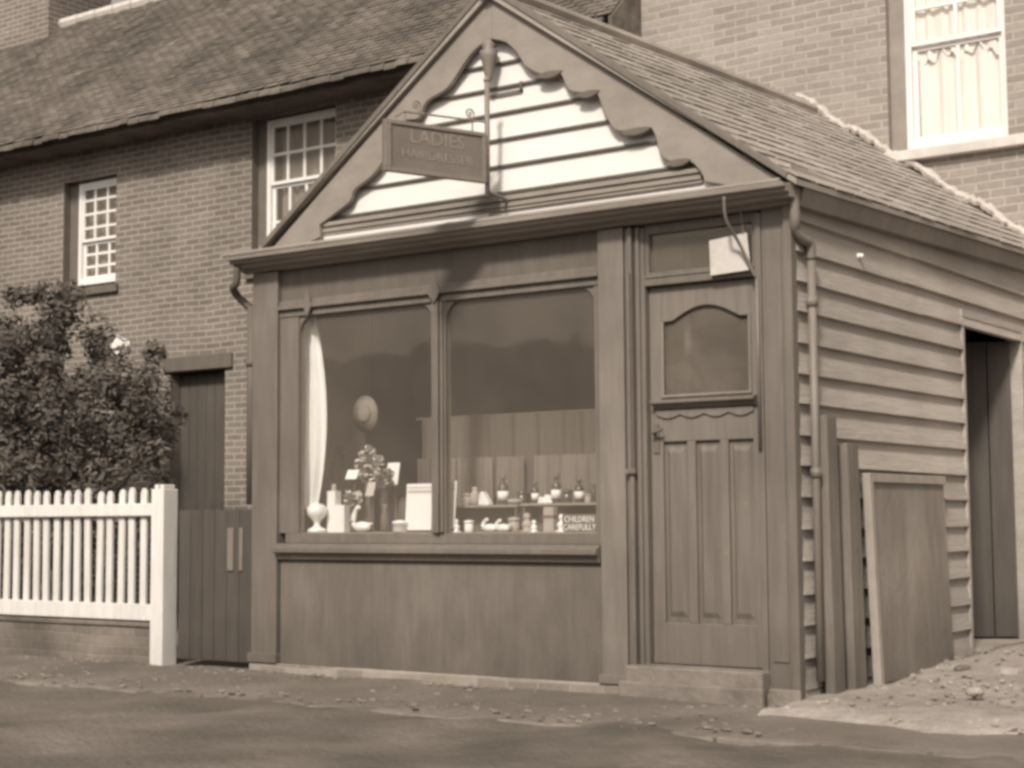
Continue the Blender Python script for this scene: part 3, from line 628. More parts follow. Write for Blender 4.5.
# ================================================================== display inside the window
bed = MB(); bed.box(-3.56, -1.16, .07, .80, .80, .868); bed.build('window_bed', 'bedtop', shop, .004)
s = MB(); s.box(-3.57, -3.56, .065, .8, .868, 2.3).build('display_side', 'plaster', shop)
Z0 = .868
wc = drape(-3.535, -3.31, 1.02, 2.26, .13, 2.5, .022, None, 'curtain', 'window_curtain', n=40,
           narrow=lambda t: (0.0, .38 + .62 * math.sin(math.pi * min(1, max(0, t * .82 + .12))) ** .8))
tag(wc, 'tall white curtain gathered down the left side of the shop window', 'curtain')
cc = drape(-2.95, -1.2, 1.10, 1.60, .64, 10, .02, None, 'cafe', 'cafe_curtain', n=220, seed=4, hem=.012)
tag(cc, 'drab upper curtain strung across the window, hanging behind the bottles', 'curtain')
cr = MB(); cr.tube([(-3.0, .665, 1.603), (-1.19, .665, 1.603)], .008, 8).build('curtain_rail', 'dark', cc)
for i, (x0, x1, lab) in enumerate(((at(447, 480, y=.585).x, at(492, 480, y=.585).x, 'pale net curtain beside the mullion, leftmost of the three short ones'), (at(497, 480, y=.585).x, at(524, 480, y=.585).x, 'narrowest pale net curtain, middle of the three short ones'), (at(535, 480, y=.585).x, at(604, 480, y=.585).x, 'widest pale net curtain, rightmost of the three short ones'))):
    o = drape(x0, x1, .90, 1.335, .585, (5, 3, 7)[i], .022, None, 'net', 'net_curtain', n=130, seed=8 + i, hem=.004); tag(o, lab, 'curtain', 'lower net curtains')
lc = drape(-2.95, -2.40, .90, 1.34, .60, 6, .014, None, 'cafe', 'lower_curtain', n=90, seed=3); tag(lc, 'dark lower curtain behind the big white show card', 'curtain')

def px_box(px0, px1, pyt, y, depth, z0=Z0):
    a = at(px0, pyt, y=y); b = at(px1, pyt, y=y); return a.x, b.x, y, y + depth, z0, (a.z + b.z) / 2
def card(px0, px1, pyt, pyb, y, m, label, name='show_card', band=False, lean=.03, cat='card', group=None):
    a = at(px0, pyt, y=y); b = at(px1, pyb, y=y); z1, z0 = a.z, max(b.z, Z0 + .001)
    t = thing(name, label, cat, ((a.x + b.x) / 2, y, z0), group)
    s = MB(); s.hexa([(a.x, y - lean, z0), (b.x, y - lean, z0), (b.x, y - lean + .006, z0), (a.x, y - lean + .006, z0), (a.x, y, z1), (b.x, y, z1), (b.x, y + .006, z1), (a.x, y + .006, z1)]).build('board', m, t)
    if band:
        h = z1 - z0; s = MB()
        for (u, w) in ((.80, .86), (.90, .93)): s.hexa([(a.x + .01, y - lean * (1 - u) - .002, z0 + u * h), (b.x - .01, y - lean * (1 - u) - .002, z0 + u * h), (b.x - .01, y - lean * (1 - u) - .0005, z0 + u * h), (a.x + .01, y - lean * (1 - u) - .0005, z0 + u * h),
                     (a.x + .01, y - lean * (1 - w) - .002, z0 + w * h), (b.x - .01, y - lean * (1 - w) - .002, z0 + w * h), (b.x - .01, y - lean * (1 - w) - .0005, z0 + w * h), (a.x + .01, y - lean * (1 - w) - .0005, z0 + w * h)])
        s.build('printed_band', 'greycard', t)
    if z0 > Z0 + .02:    # the card is held up by a thin easel leg standing on the window bed
        MB().tube([((a.x + b.x) / 2, y + .012, Z0), ((a.x + b.x) / 2, y + .012, z0 + (z1 - z0) * .7)], .004, 6).build('easel_leg', 'darkbox', t)
    return t
card(348, 359, 470, 479, .22, 'card', 'small white card on the left, beside the pale flowers')
card(368, 376, 482, 496, .24, 'greycard', 'small grey upright card below the pale flowers')
card(388, 400, 463, 485, .34, 'card', 'white card standing behind the grey leafy bunch')
card(407, 433, 484, 530, .14, 'card', 'largest white show card, with printed bands, left of the mullion', band=True, lean=.02)
card(449, 457, 481, 528, .12, 'card', 'tall narrow white card just right of the mullion', band=True)
def lathe_thing(name, label, cat, px, pyt, y, prof, m, part='body', z0=Z0, extra=None, group=None, sx=1, sy=1):
    """prof is in units of its own height"""
    c = at(px, pyt, y=y); h = c.z - z0; t = thing(name, label, cat, (c.x, y, z0), group)
    MB().lathe((c.x, y, z0), [(r * h, z * h) for r, z in prof], 16, sx, sy).build(part, m, t, smooth=True)
    if extra: extra(t, c.x, y, z0, h)
    return t
lathe_thing('goblet', 'white china goblet with a round cover, at the far left of the window bed', 'ornament', 317, 503, .14,
            [(.30, 0), (.34, .04), (.30, .12), (.12, .2), (.10, .3), (.14, .4), (.30, .55), (.36, .7), (.34, .85), (.22, .95), (.06, 1)], 'china')
t = thing('tall_carton', 'tall pale carton with a stepped side, beside the white goblet', 'carton', (at(334, 520, y=.2).x, .2, Z0))
x0, x1, *_ = px_box(327, 335, 490, .2, .06); zt = at(330, 491, y=.2).z; MB().box(x0, x1, .2, .26, Z0, zt).build('box', 'card', t, .002); MB().lathe(((x0 + x1) / 2, .23, zt), [(.018, 0), (.018, .03), (.01, .045)], 10).build('cap', 'medium', t)
x2 = at(344, 500, y=.2).x; zt2 = at(340, 505, y=.2).z; MB().box(x1 + .001, x2, .2, .26, Z0, zt2).build('side_box', 'card', t, .002)
def posy(px, pyt, pyb, y, rad, n, m, label, pot='darkbox', seed=1, size=.02, name='flower_vase', sq=1.0):
    a = at(px, pyt, y=y); b = at(px, pyb, y=y); zc = (a.z + b.z) / 2; t = thing(name, label, 'flowers', (a.x, y, Z0)); rd = random.Random(seed)
    hv = max(.03, (b.z - Z0) * .75)
    MB().lathe((a.x, y, Z0), [(.02, 0), (.028, hv * .2), (.032, hv * .5), (.018, hv * .85), (.024, hv)], 12).build('vase', pot, t, smooth=True)
    s = MB(); f = MB(); R_ = (a.z - b.z) / 2
    for k in range(n):
        d = Vector((rd.gauss(0, 1), rd.gauss(0, 1), rd.gauss(0, 1))).normalized() * rd.random() ** .4
        p = Vector((a.x + d.x * rad, y + d.y * rad * .6, zc + d.z * R_ * sq))
        s.tube([(a.x, y, Z0 + hv * .6), ((a.x + p.x) / 2, (y + p.y) / 2, (Z0 + hv + p.z) / 2 + .01), tuple(p)], .002, 5)
        for q in range(7):
            e = Vector((rd.gauss(0, 1), rd.gauss(0, 1), rd.gauss(0, 1))).normalized(); u = e.cross(Vector((0, 0, 1.01))).normalized() * size * .5; w = e * size
            pp = p + e * size * .2; f.quad(pp - u, pp + w * .5 - u * 1.2, pp + w, pp + w * .5 + u * 1.2)
    s.build('stem', 'bark', t); f.build('bloom', m, t)
    return t
posy(354, 491, 507, .17, .06, 26, 'petal', 'low dark vase of cream flowers, behind the white swan', seed=2, size=.03)
posy(369, 449, 480, .30, .09, 44, 'petal', 'vase of tall pale flowers in the middle of the left display', seed=3, size=.034)
posy(385, 466, 495, .28, .085, 30, 'medium', 'vase of grey leafy sprays in front of a white card', seed=4, size=.026)
posy(334, 443, 465, .45, .12, 26, 'oldwood', 'dark vase of faded twiggy sprays near the white curtain', seed=5, size=.02)
# swan
def swan(px, pyt, y, label, sc=1.0, m='china'):
    a = at(px, pyt, y=y); h = a.z - Z0; t = thing('china_swan', label, 'ornament', (a.x, y, Z0), 'white china swans')
    s = MB(); s.blob((a.x + .055 * sc, y, Z0 + .032 * sc), (.062 * sc, .035 * sc, .032 * sc), 1, .03, 2); s.prism([(a.x + .10 * sc, Z0 + .03), (a.x + .135 * sc, Z0 + .055 * sc), (a.x + .09 * sc, Z0 + .055 * sc)], y - .01, y + .01)
    s.build('body', m, t, smooth=True)
    s = MB(); s.tube(spline([(a.x + .02 * sc, y, Z0 + .03), (a.x - .012 * sc, y, Z0 + h * .35), (a.x, y, Z0 + h * .75), (a.x + .02 * sc, y, Z0 + h * .95), (a.x + .035 * sc, y, Z0 + h * .88)], 4), [.016 * sc] * 8 + [.012 * sc] * 5 + [.014 * sc] * 3 + [.008 * sc], 8); s.build('neck', m, t, smooth=True)
    return t
swan(355, 506, .10, 'white china swan with curved neck, under the cream flowers', 1.1)
swan(484, 519, .09, 'white china swan on the window bed right of the mullion, left of its pair', .8)
swan(497, 520, .09, 'white china swan on the window bed right of the mullion, right of its pair', .8)
t = thing('display_box', 'large dark display box under the grey leafy sprays', 'box', (at(393, 510, y=.22).x, .3, Z0))
a, b, y0, y1, z0, z1 = px_box(380, 406, 500, .40, .14); MB().box(a, b, y0, y1, z0, z1).build('box', 'darkbox', t, .003); MB().box(a - .004, b + .004, y0 - .004, y1 + .004, z1 + .0005, z1 + .012).build('lid', 'darkbox', t, .002)
lathe_thing('oval_dish', 'white oval dish standing on the large dark display box', 'dish', 386, 498, .46, [(.5, 0), (.9, .3), (1.3, .8), (1.35, 1)], 'china', z0=z1 + .013, sx=1.2)
lathe_thing('powder_pot', 'small white powder pot at the foot of the largest white show card', 'pot', 400, 520, .10, [(.5, 0), (.62, .1), (.62, .7), (.68, .72), (.6, .9), (.15, 1)], 'china')
# right bay: two low shelves
def shelf(px0, px1, pyt, y, label, dep=.14):
    a, b, y0, y1, z0, z1 = px_box(px0, px1, pyt, y, dep); t = thing('display_shelf', label, 'shelf', ((a + b) / 2, y, Z0), 'low display shelves')
    MB().box(a, b, y0, y1, z1 - .014, z1).build('shelf_top', 'bedtop', t, .002)
    for xx in (a + .012, b - .024): MB().box(xx, xx + .012, y0 + .01, y1 - .01, z0, z1 - .0145).build('shelf_end', 'darkbox', t)
    MB().box(a + .03, b - .03, y1 - .02, y1 - .012, z0, z1 - .0145).build('shelf_back', 'darkbox', t)
    return z1
zs1 = shelf(449, 517, 505, .26, 'low dark shelf right of the mullion, holding a black-stoppered bottle'); zs2 = shelf(520, 600, 503, .28, 'low dark shelf at the right of the window, holding the labelled bottles')
def bottle(px, pyt, y, z0, label, r=.2, lab=True, m='bottle', group='bottles on the display shelves'):
    def ex(t, cx, cy, zz, h):
        if lab: MB().lathe((cx, cy, zz + h * .17), [(r * h * 1.04, 0), (r * h * 1.04, h * .30)], 16).build('paper_label', 'card', t, smooth=True)
        MB().lathe((cx, cy, zz + h * .86), [(.09 * h, 0), (.11 * h, .02 * h), (.11 * h, .16 * h), (.07 * h, .18 * h)], 10).build('stopper', 'darkbox', t, smooth=True)
    r *= .8
    return lathe_thing('bottle', label, 'bottle', px, pyt, y, [(r * .9, 0), (r, .03), (r, .62), (r * .8, .7), (.075, .78), (.07, .88)], m, 'glass_body', z0, ex, group)
bottle(503, 476, .33, zs1, 'bottle with black stopper, alone on the shelf nearest the mullion', .24)
bottle(535, 482, .34, zs2, 'pale labelled bottle, leftmost on the right shelf', .22)
bottle(556, 475, .34, zs2, 'tallest black bottle with white label, middle of the right shelf', .22)
bottle(579, 479, .34, zs2, 'bottle with large white label above the lettered card', .25)
bottle(594, 484, .36, zs2, 'small dark unlabelled bottle at the right end of the shelf', .22, lab=False)
lathe_thing('powder_puff', 'pale round powder bowl around the foot of the black-stoppered bottle', 'bowl', 515, 499, .30, [(.6, 0), (1.3, .3), (1.5, .8), (1.2, 1)], 'medium', z0=zs1)
lathe_thing('vase', 'small pale vase near the left end of the low shelf', 'vase', 475, 487, .33, [(.2, 0), (.3, .1), (.34, .45), (.2, .7), (.13, .85), (.2, 1)], 'medium', z0=zs1)
def folded(px, py, y, z0, w, label, name='folded_towel'):
    a = at(px, py, y=y); h = a.z - z0; t = thing(name, label, 'towel', (a.x, y, z0), 'folded white cloths')
    s = MB(); s.prism(spline([(a.x - w, z0), (a.x - w * .7, z0 + h * .9), (a.x - w * .2, z0 + h), (a.x + w * .6, z0 + h * .45), (a.x + w, z0), (a.x, z0)], 3)[:-1], y, y + .05); s.build('cloth', 'card', t, .006)
folded(483, 492, .28, zs1, .04, 'folded white cloth on the shelf by the mullion')
folded(547, 495, .30, zs2, .03, 'folded white cloth between the two tallest bottles on the right shelf')
folded(541, 497, .285, zs2, .026, 'folded white cloth beside the pale labelled bottle')
fz = [(.4, 0), (.45, .06), (.2, .14), (.26, .3), (.3, .45), (.16, .6), (.13, .66), (.2, .74), (.2, .88), (.1, 1)]
for px, py, m, lab in ((456, 519, 'china', 'tiny white figurine under the tall narrow card'), (527, 513, 'medium', 'drab figurine standing left of the tied parcel'), (534, 520, 'china', 'small white figurine right beside the tied parcel'), (562, 514, 'china', 'white figurine just left of the lettered card')):
    lathe_thing('figurine', lab, 'ornament', px, py, .12, fz, m, group='small figurines on the window bed')
t = thing('tied_parcel', 'upright pale parcel tied round with dark tape, among the figurines', 'parcel', (at(548, 520, y=.14).x, .16, Z0))
a, b, y0, y1, z0, z1 = px_box(543, 553, 507, .13, .05); MB().box(a, b, y0, y1, z0, z1).build('wrapping', 'medium', t, .004); MB().box(a - .002, b + .002, y0 - .002, y1 + .002, z0 + (z1 - z0) * .55, z0 + (z1 - z0) * .68).build('tape', 'darkbox', t)
for px, pyt, y, zb, m, lab in ((466, 493, .34, zs1, 'greycard', 'little grey lidded jar at the left end of the low shelf'), (522, 491, .36, zs2, 'bottle', 'little black lidded jar at the left end of the right shelf'), (567, 489, .36, zs2, 'bottle', 'little dark lidded jar between the tallest bottle and the large-labelled one'), (588, 494, .33, zs2, 'medium', 'little drab lidded jar near the right end of the right shelf'), (514, 517, .15, Z0, 'medium', 'little drab lidded jar on the window bed right of the two swans'), (469, 520, .16, Z0, 'card', 'little white lidded jar on the window bed left of the two swans')):
    lathe_thing('lidded_jar', lab, 'jar', px, pyt, y, [(.34, 0), (.38, .06), (.38, .68), (.3, .72), (.42, .74), (.42, .93), (.1, 1)], m, 'body', zb, group='little lidded jars')
# lettered card
a = at(562, 515, y=.09); b = at(597, 533, y=.09); t = thing('lettered_card', 'dark card lettered CHILDREN CAREFULLY in white, in the right corner of the window', 'sign', ((a.x + b.x) / 2, .09, Z0))
zc = (Z0 + a.z) / 2; hh = a.z - Z0
MB().box(a.x, b.x, .09, .096, Z0, a.z + .004).build('card_board', 'darkbox', t, .001)
cxm = (a.x + b.x) / 2
for txt, zz in (('CHILDREN', Z0 + hh * .74), ('CAREFULLY', Z0 + hh * .28)):
    o = text_obj(txt, hh * .50, 'card', t, Matrix.Translation((cxm - world_loc(t).x, .0885 - .09, zz - Z0)) @ Matrix.Rotation(math.pi / 2, 4, 'X'), .001, wide=.86)
# round straw plaque hung inside
c = at(366, 414, y=.55); t = thing('straw_hat', 'round pale straw hat hung up behind the left window pane', 'hat', (c.x, .55, c.z))
s = MB(); s.lathe((c.x, .55, c.z), [(.118, 0), (.122, .008), (.060, .014), (.054, .03), (.045, .036), (.01, .038)], 28, .88); o = s.build('crown_and_brim', 'straw', t, smooth=True)
o.data.transform(Matrix.Rotation(math.pi / 2, 4, 'X')); 
s = MB(); s.lathe((c.x, .55, c.z), [(.0605, .013), (.058, .024)], 28, .88); o = s.build('hat_band', 'darkbox', t, smooth=True); o.data.transform(Matrix.Rotation(math.pi / 2, 4, 'X'))
MB().tube([(c.x, .58, c.z + .02), (c.x, .60, 2.56)], .003, 5).build('hanging_cord', 'dark', t)
# hanging card above the door
a = at(709, 237, y=-.02); b = at(749, 272, y=-.02); t = thing('hanging_card', 'pale square card hung above the shop door, right of centre', 'card', ((a.x + b.x) / 2, -.02, b.z))
MB().hexa([(a.x + .01, -.03, b.z), (b.x + .015, -.03, b.z + .01), (b.x + .015, -.024, b.z + .01), (a.x + .01, -.024, b.z), (a.x, -.02, a.z - .02), (b.x - .01, -.02, a.z), (b.x - .01, -.014, a.z), (a.x, -.014, a.z - .02)]).build('card_board', 'sill', t, .001)
MB().tube([(b.x - .03, -.018, a.z - .01), (b.x - .03, -.05, a.z + .14)], .004, 6).build('string', 'pipe', t)

# ================================================================== hanging sign
pT = at(487, 92, y=-.25); px_ = pT.x; zT = pT.z
sg = thing('hanging_sign', 'dark hanging signboard with faded lettering, on an iron pole before the white gable', 'sign', (px_, -.25, 2.80))
MB().tube([(px_, -.25, 2.79), (px_, -.25, 3.46)], .015, 10).lathe((px_, -.25, 3.46), [(.015, 0), (.022, .01), (.012, .03), (.002, .04)], 10).build('pole', 'iron', sg, smooth=True)
MB().tube([(px_, -.25, 2.82), (px_, -.03, 2.80)], .012, 8).build('wall_bracket', 'iron', sg)
an = math.radians(22); dv = Vector((-math.sin(an), -math.cos(an), 0)); nv = Vector((math.cos(an), -math.sin(an), 0)); P0 = Vector((px_, -.25, 0)); Ls = .68
def sb(mb, u0, u1, w0, w1, z0, z1):
    q = [P0 + dv * u + nv * w for u, w in ((u0, w0), (u1, w0), (u1, w1), (u0, w1))]
    return mb.hexa([(v.x, v.y, z0) for v in q] + [(v.x, v.y, z1) for v in q])
sz0, sz1 = 2.865, 3.155
bo = sb(MB(), .02, Ls, -.014, .014, sz0, sz1).build('signboard', 'sign', sg, .002)
m_ = MB(); sb(m_, .02, Ls, .0145, .024, sz1 - .022, sz1); sb(m_, .02, Ls, .0145, .024, sz0, sz0 + .022); sb(m_, Ls - .04, Ls, .0145, .024, sz0 + .0225, sz1 - .0225); sb(m_, .02, .045, .0145, .024, sz0 + .0225, sz1 - .0225)
m_.build('sign_frame', 'iron', bo, .002)
# lettering faces the viewer's side (+nv)
Rt = Matrix((( -dv.x, 0, nv.x, 0), (-dv.y, 0, nv.y, 0), (0, 1, 0, 0), (0, 0, 0, 1)))
for txt, zz, sz in (('LADIES', 3.075, .088), ('HAIRDRESSER', 2.975, .058)):
    cpos = P0 + dv * (Ls * .5) + nv * .0155 - Vector((px_, -.25, 0))
    text_obj(txt, sz * 1.25, 'gilt', bo, Matrix.Translation((cpos.x, cpos.y, zz - 2.80)) @ Rt, .001, wide=1.05)
# top iron rail with scrolls
s = MB(); P = lambda u, z: tuple(P0 + dv * u + Vector((0, 0, z)))
s.tube([P(0, 3.225), P(.55, 3.215), P(.60, 3.18)], .006, 6)
for c0, r in ((.12, .035), (.47, .035)):
    s.tube([P(c0 + r * k / 22 * math.cos(k * .5), 3.26 + r * k / 22 * math.sin(k * .5)) for k in range(22)], .005, 6)
for u in (.10, .54): s.tube([P(u, 3.22), P(u, 3.15)], .005, 6)
s.build('scroll_rail', 'iron', sg)

# ================================================================== left: fence, low wall, gate, shrub
lw = MB(); lw.box(-16, -4.72, -.04, .10, -.12, .23).box(-16, -4.72, -.055, .115, .231, .262)
tag(lw.build('low_brick_wall', 'wallbrick', bevel=.006), 'low brick wall under the white picket fence', 'wall')
fen = thing('picket_fence', 'white painted picket fence standing on the low brick wall', 'fence', (-6.5, 0, .262))
for (z0, z1) in ((.275, .385), (.985, 1.07)): MB().box(-16, -4.72, -.045, -.0125, z0, z1).build('rail', 'fence', fen, .004)
tx = [-4.86 - .113 * k for k in range(96)]; pk = None; rd = random.Random(1)
for x in tx:
    if x < -15.9: break
    if pk is None:
        s = MB(); s.prism([(x - .029, .285), (x + .029, .285), (x + .029, 1.14), (x + .016, 1.168), (x, 1.176), (x - .016, 1.168), (x - .029, 1.14)], -.012, .011); pk = s.build('picket', 'fence', fen, .003); x_first = x; pk.data.transform(Matrix.Translation((-(x + 6.5), 0, 0))); pk.location = (x + 6.5, 0, 0)
    else:
        o = pk.copy(); COL.objects.link(o); o.parent = fen; o.location = (x + 6.5 + rd.uniform(-.006, .006), 0, rd.uniform(-.016, .010)); o.rotation_euler = (rd.uniform(-.006, .002), rd.uniform(-.014, .014), 0)
for xx in (-7.2, -9.8, -12.4, -15.0): MB().box(xx, xx + .08, .051, .13, .2635, 1.12).build('post', 'fence', fen, .006)
gp_ = thing('gate_post', 'white square gate post with a notched top, at the right end of the fence', 'post', (-4.65, -.02, 0))
MB().box(-4.715, -4.595, -.075, .06, -.10, 1.165).box(-4.70, -4.665, -.06, .045, 1.1655, 1.195).box(-4.645, -4.61, -.06, .045, 1.1655, 1.195).build('shaft', 'fence', gp_, .006)
gt = thing('board_gate', 'dark boarded gate between the white gate post and the shop front', 'gate', (-4.2, 0, 0))
s = MB(); n = 6; gx0, gx1 = -4.52, -3.845
for k in range(n): a = gx0 + (gx1 - gx0) * k / n; s.box(a, a + (gx1 - gx0) / n - .005, .0, .022, .03, 1.02)
s.build('gate_boards', 'gate', gt, .003)
s = MB(); s.box(gx0, gx1, .023, .045, .16, .25); s.build('ledge', 'gate', gt, .003); MB().box(gx0, gx1, .023, .045, .9, .98).build('ledge', 'gate', gt, .003)
for x0, w_ in ((-4.06, .06), (-3.95, .03)): MB().box(x0, x0 + w_, -.012, -.001, .62, .90).build('pale_strip', 'oldwood', gt, .003)  # two narrow pale strips added on the face of the boards

# shrub: stems and separate leaves
sh = thing('garden_shrub', 'large dark leafy shrub behind the white fence, against the brick house', 'shrub', (-8.6, 2.4, 0))
rd = random.Random(21); cl = []
for (cx, cy, cz, r) in ((-10.6, 2.3, 2.35, 1.05), (-9.5, 2.5, 2.3, 1.0), (-8.7, 2.5, 2.15, .85), (-8.1, 2.3, 1.65, .75), (-7.65, 2.0, 1.2, .55), (-8.7, 1.9, 1.2, .9), (-9.8, 1.8, 1.3, 1.0), (-11.0, 1.9, 1.4, 1.0), (-7.55, 2.0, .75, .5), (-7.5, 2.3, 1.75, .35), (-7.9, 2.6, 2.15, .5), (-9.2, 2.2, .8, 1.0), (-10.3, 2.0, 1.0, 1.0), (-9.0, 2.9, 2.85, .45), (-11.4, 2.5, 2.7, .8)):
    for k in range(int(40 * r * r)): 
        d = Vector((rd.gauss(0, 1), rd.gauss(0, 1), rd.gauss(0, 1))).normalized() * (rd.random() ** .33) * r
        cl.append((Vector((cx, cy, cz)) + d, rd.uniform(.12, .26)))
s = MB()
for (c, r) in cl:
    for k in range(int(170)):
        d = Vector((rd.gauss(0, 1), rd.gauss(0, 1), rd.gauss(0, 1))); d.normalize(); p = c + d * r * rd.random() ** .4
        if p.z < .05: continue
        u = Vector((rd.gauss(0, 1), rd.gauss(0, 1), rd.gauss(0, .6))).normalized(); w = u.cross(d).normalized(); L_ = rd.uniform(.02, .045)
        s.quad(p - u * L_, p + w * L_ * .45, p + u * L_, p - w * L_ * .45)
s.build('foliage', 'leaf', sh)
s = MB()
for (c, r) in cl[::4]:
    b = Vector((-9.2 + rd.uniform(-1.2, 1.2), 2.3, 0)); s.tube([tuple(b), tuple(b.lerp(c, .5) + Vector((rd.uniform(-.1, .1), 0, .1))), tuple(c)], [.03, .018, .006], 6)
s.build('stem', 'bark', sh)
# the pale bloom at its top
c = at(121, 345, y=2.35); s = MB(); rd = random.Random(4)
for k in range(60):
    d = Vector((rd.gauss(0, 1), rd.gauss(0, 1), rd.gauss(0, 1))).normalized(); p = c + Vector((d.x * .11, d.y * .07, d.z * .055)); p = p + Vector((rd.gauss(0, .035), rd.gauss(0, .03), rd.gauss(0, .02))); u = d.cross(Vector((0, .3, 1))).normalized() * rd.uniform(.015, .035); w = d.cross(u).normalized() * rd.uniform(.015, .035)
    s.quad(p - u, p - w, p + u, p + w)
s.build('pale_bloom', 'petal', sh)

# ================================================================== right: posts, hatch, stones
ps = [('tall rough wooden post at the corner of the shop, nearest the front', .04, .10, .20, .34, 1.47),
      ('shorter rough wooden post standing just behind the tall corner post', .04, .10, .46, .62, 1.33)]
for lab, x0, x1, y0, y1, h in ps:
    t = thing('wooden_post', lab, 'post', ((x0 + x1) / 2, (y0 + y1) / 2, -.02), 'rough posts beside the side wall')
    MB().hexa([(x0 + .01, y0 + .02, -.1), (x1 + .01, y0 + .02, -.1), (x1 + .01, y1 + .02, -.1), (x0 + .01, y1 + .02, -.1), (x0, y0, h), (x1, y0 + .005, h + .012), (x1, y1, h + .006), (x0, y1, h - .004)]).build('shaft', 'oldwood', t, .008)
ht = thing('wooden_hatch', 'flat framed wooden hatch leaning against the weatherboarded side wall', 'hatch', (.15, 1.5, .01))
s = MB(); xb, xt = .10, .062; y0, y1, z0, z1 = .79, 1.97, .03, 1.185
def hx(z, o=0): return xb + (xt - xb) * (z - z0) / (z1 - z0) + o
def slab(mb, a, b, c, d, o0, o1): return mb.hexa([(hx(c, o0), a, c), (hx(c, o1), a, c), (hx(c, o1), b, c), (hx(c, o0), b, c), (hx(d, o0), a, d), (hx(d, o1), a, d), (hx(d, o1), b, d), (hx(d, o0), b, d)])
slab(s, y0 + .05, y1 - .002, z0, z1 - .052, -.01, .012); s.build('panel', 'hatch', ht, .002)
s = MB(); slab(s, y0, y0 + .049, z0 - .01, z1, -.02, .028); slab(s, y0 + .0495, y1, z1 - .05, z1, -.02, .028); s.build('frame', 'hatchedge', ht, .004)
tag(MB().box(.36, .42, 2.74, 2.80, .1, 1.21).hexa([(.36, 2.74, 1.2105), (.42, 2.74, 1.2105), (.42, 2.80, 1.2105), (.36, 2.80, 1.2105), (.38, 2.76, 1.24), (.4, 2.76, 1.24), (.4, 2.78, 1.24), (.38, 2.78, 1.24)]).build('white_post', 'fence', bevel=.004), 'thin white post at the right edge of the yard, past the side doorway', 'post')
for i, (px, py, r, lab) in enumerate(((984, 660, .07, 'flat pale stone on the rubble heap by the side doorway'), (963, 668, .05, 'rounded grey stone at the left of the rubble heap'), (1008, 672, .06, 'half-buried grey stone right of the rubble heap'), (975, 690, .045, 'small stone lying in front of the rubble heap'))):
    c = at(px, py, z=.07); s = MB(); s.blob((c.x, c.y, .05 + r * .25), (r, r * 1.3, r * .55), i + 3, .12, 2)
    tag(s.build('loose_stone', 'stone' if i != 1 else 'kerb', smooth=False), lab, 'stone', 'stones in the side yard')
rd = random.Random(9); s = MB()
for k in range(900):
    x, y = rd.uniform(.1, 2.2), rd.uniform(-.6, 3.6); r = rd.uniform(.006, .02); s.blob((x, y, mound(x, y) + .004), (r, r, r * .6), k, .2, 1)
s = s.build('yard_gravel', 'yard'); s['kind'] = 'stuff'; s['label'] = 'loose gravel scattered over the pale side yard'; s['category'] = 'gravel'
rd = random.Random(19); s = MB()
for k in range(500):
    x, y = rd.uniform(-6, .4), rd.choice((rd.gauss(-1.02, .10), rd.uniform(-1.1, 0), rd.gauss(-.12, .04))); r = rd.uniform(.005, .018); s.blob((x, y, -.012), (r * 1.6, r, r * .6), k, .2, 1)
s = s.build('pavement_grit', 'kerb'); s['kind'] = 'stuff'; s['label'] = 'grit and small stones lying along the pavement'; s['category'] = 'gravel'
c = at(858, 256, x=.025); s = MB(); s.lathe((0, 0, 0), [(.016, 0), (.018, .01), (.01, .02), (.014, .03), (.005, .036)], 10)  # small white knob made up to stand for a stray pale dot
bmesh.ops.rotate(s.bm, verts=s.bm.verts, cent=(0, 0, 0), matrix=Matrix.Rotation(math.pi / 2, 3, 'Y')); bmesh.ops.translate(s.bm, verts=s.bm.verts, vec=(.022, c.y, c.z)); s.build('white_wall_knob', 'china', shop, smooth=True)

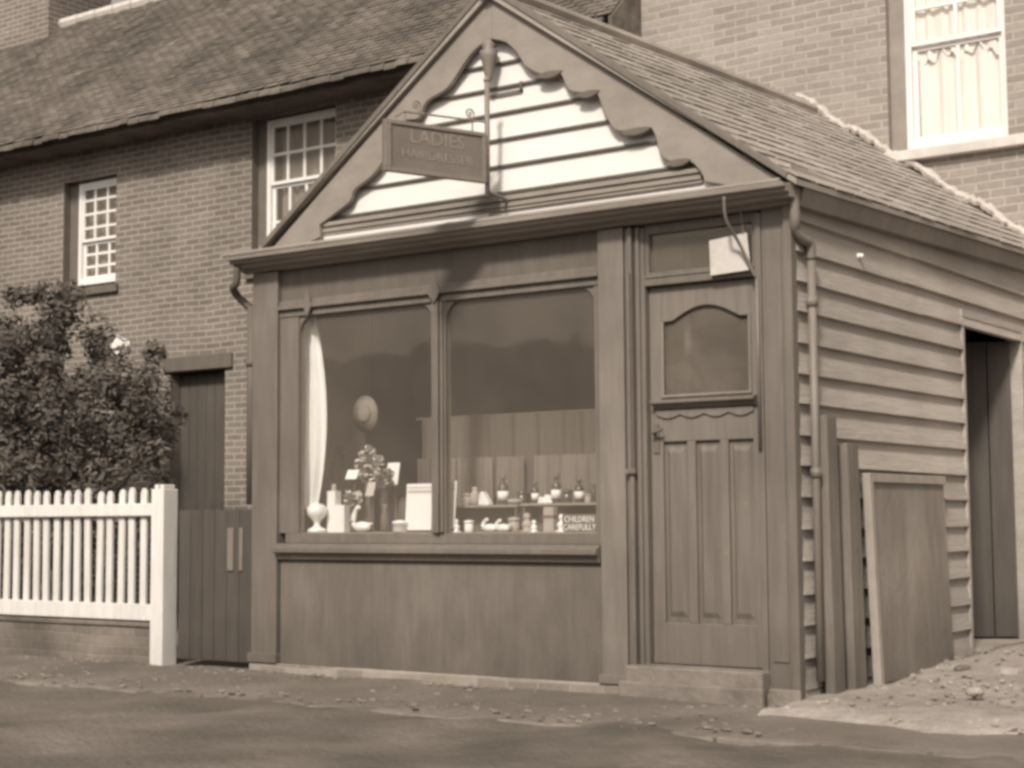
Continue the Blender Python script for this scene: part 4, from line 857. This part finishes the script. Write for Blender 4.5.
hd = MB(); rd = random.Random(77); from mathutils import noise as nz  # unseen hedge added to give the shop glass a skyline to reflect
hg = thing('reflection_hedge', 'dark hedge shape added across the road to be mirrored in the shop window', 'hedge', (-6, -15, 0))
nx_, nz_ = 160, 12; rows = []
for j in range(nz_ + 1):
    t_ = j / nz_; rw = []
    for i in range(nx_ + 1):
        x = -40 + 62 * i / nx_; h = 3.9 + .5 * nz.noise(Vector((x * .35, 0, 5))) + .18 * nz.noise(Vector((x * 2, 0, 9)))
        a_ = math.pi * t_; rw.append(hd.bm.verts.new((x, -15 + .9 * math.cos(a_) + .25 * nz.noise(Vector((x * 1.5, t_ * 6, 1))), -.1 + (h + .1) * min(1, 1.15 * math.sin(a_)) + .2 * nz.noise(Vector((x * 2.2, t_ * 5, 3))) * math.sin(a_))))
    rows.append(rw)
for j in range(nz_):
    for i in range(nx_): hd.bm.faces.new([rows[j][i], rows[j][i + 1], rows[j + 1][i + 1], rows[j + 1][i]])
hd.build('foliage', 'leaf', hg)
# ================================================================== light: veiled daylight
SUN_EL, SUN_AZ = 40, 18     # azimuth: degrees from straight out of the shop front (-y), positive towards +x
w = bpy.data.worlds.new('World'); S.world = w; w.use_nodes = True; N = w.node_tree.nodes; L = w.node_tree.links
sky = N.new('ShaderNodeTexSky'); sky.sky_type = 'NISHITA'; sky.sun_disc = False; sky.sun_elevation = math.radians(SUN_EL)
el, az_ = math.radians(SUN_EL), math.radians(SUN_AZ)
sd = Vector((math.sin(az_) * math.cos(el), -math.cos(az_) * math.cos(el), math.sin(el)))   # direction to the sun
sky.sun_rotation = math.atan2(sd.x, sd.y); sky.air_density = 1.6; sky.dust_density = 4.0; sky.ozone_density = 1.0
bw = N.new('ShaderNodeRGBToBW'); mul = N.new('ShaderNodeVectorMath'); mul.operation = 'SCALE'; mul.inputs[0].default_value = (1.09, 1.0, 0.89)
L.new(sky.outputs[0], bw.inputs[0]); L.new(bw.outputs[0], mul.inputs['Scale']); L.new(mul.outputs[0], N['Background'].inputs['Color']); N['Background'].inputs['Strength'].default_value = 0.12
ld = bpy.data.lights.new('sun', 'SUN'); ld.energy = 4.0; ld.angle = math.radians(6.0); ld.color = (1.0, .925, .82); lo = bpy.data.objects.new('sun', ld); COL.objects.link(lo)
lo.rotation_euler = sd.to_track_quat('Z', 'Y').to_euler(); lo.location = (0, -10, 12)
S.view_settings.view_transform = 'Standard'; S.view_settings.look = 'None'; S.view_settings.exposure = 0; S.view_settings.gamma = 1
S.render.engine = 'CYCLES'; S.cycles.use_denoising = True; S.cycles.pixel_filter_type = 'GAUSSIAN'; S.cycles.filter_width = 3.8
S.cycles.max_bounces = 8; S.cycles.transparent_max_bounces = 12
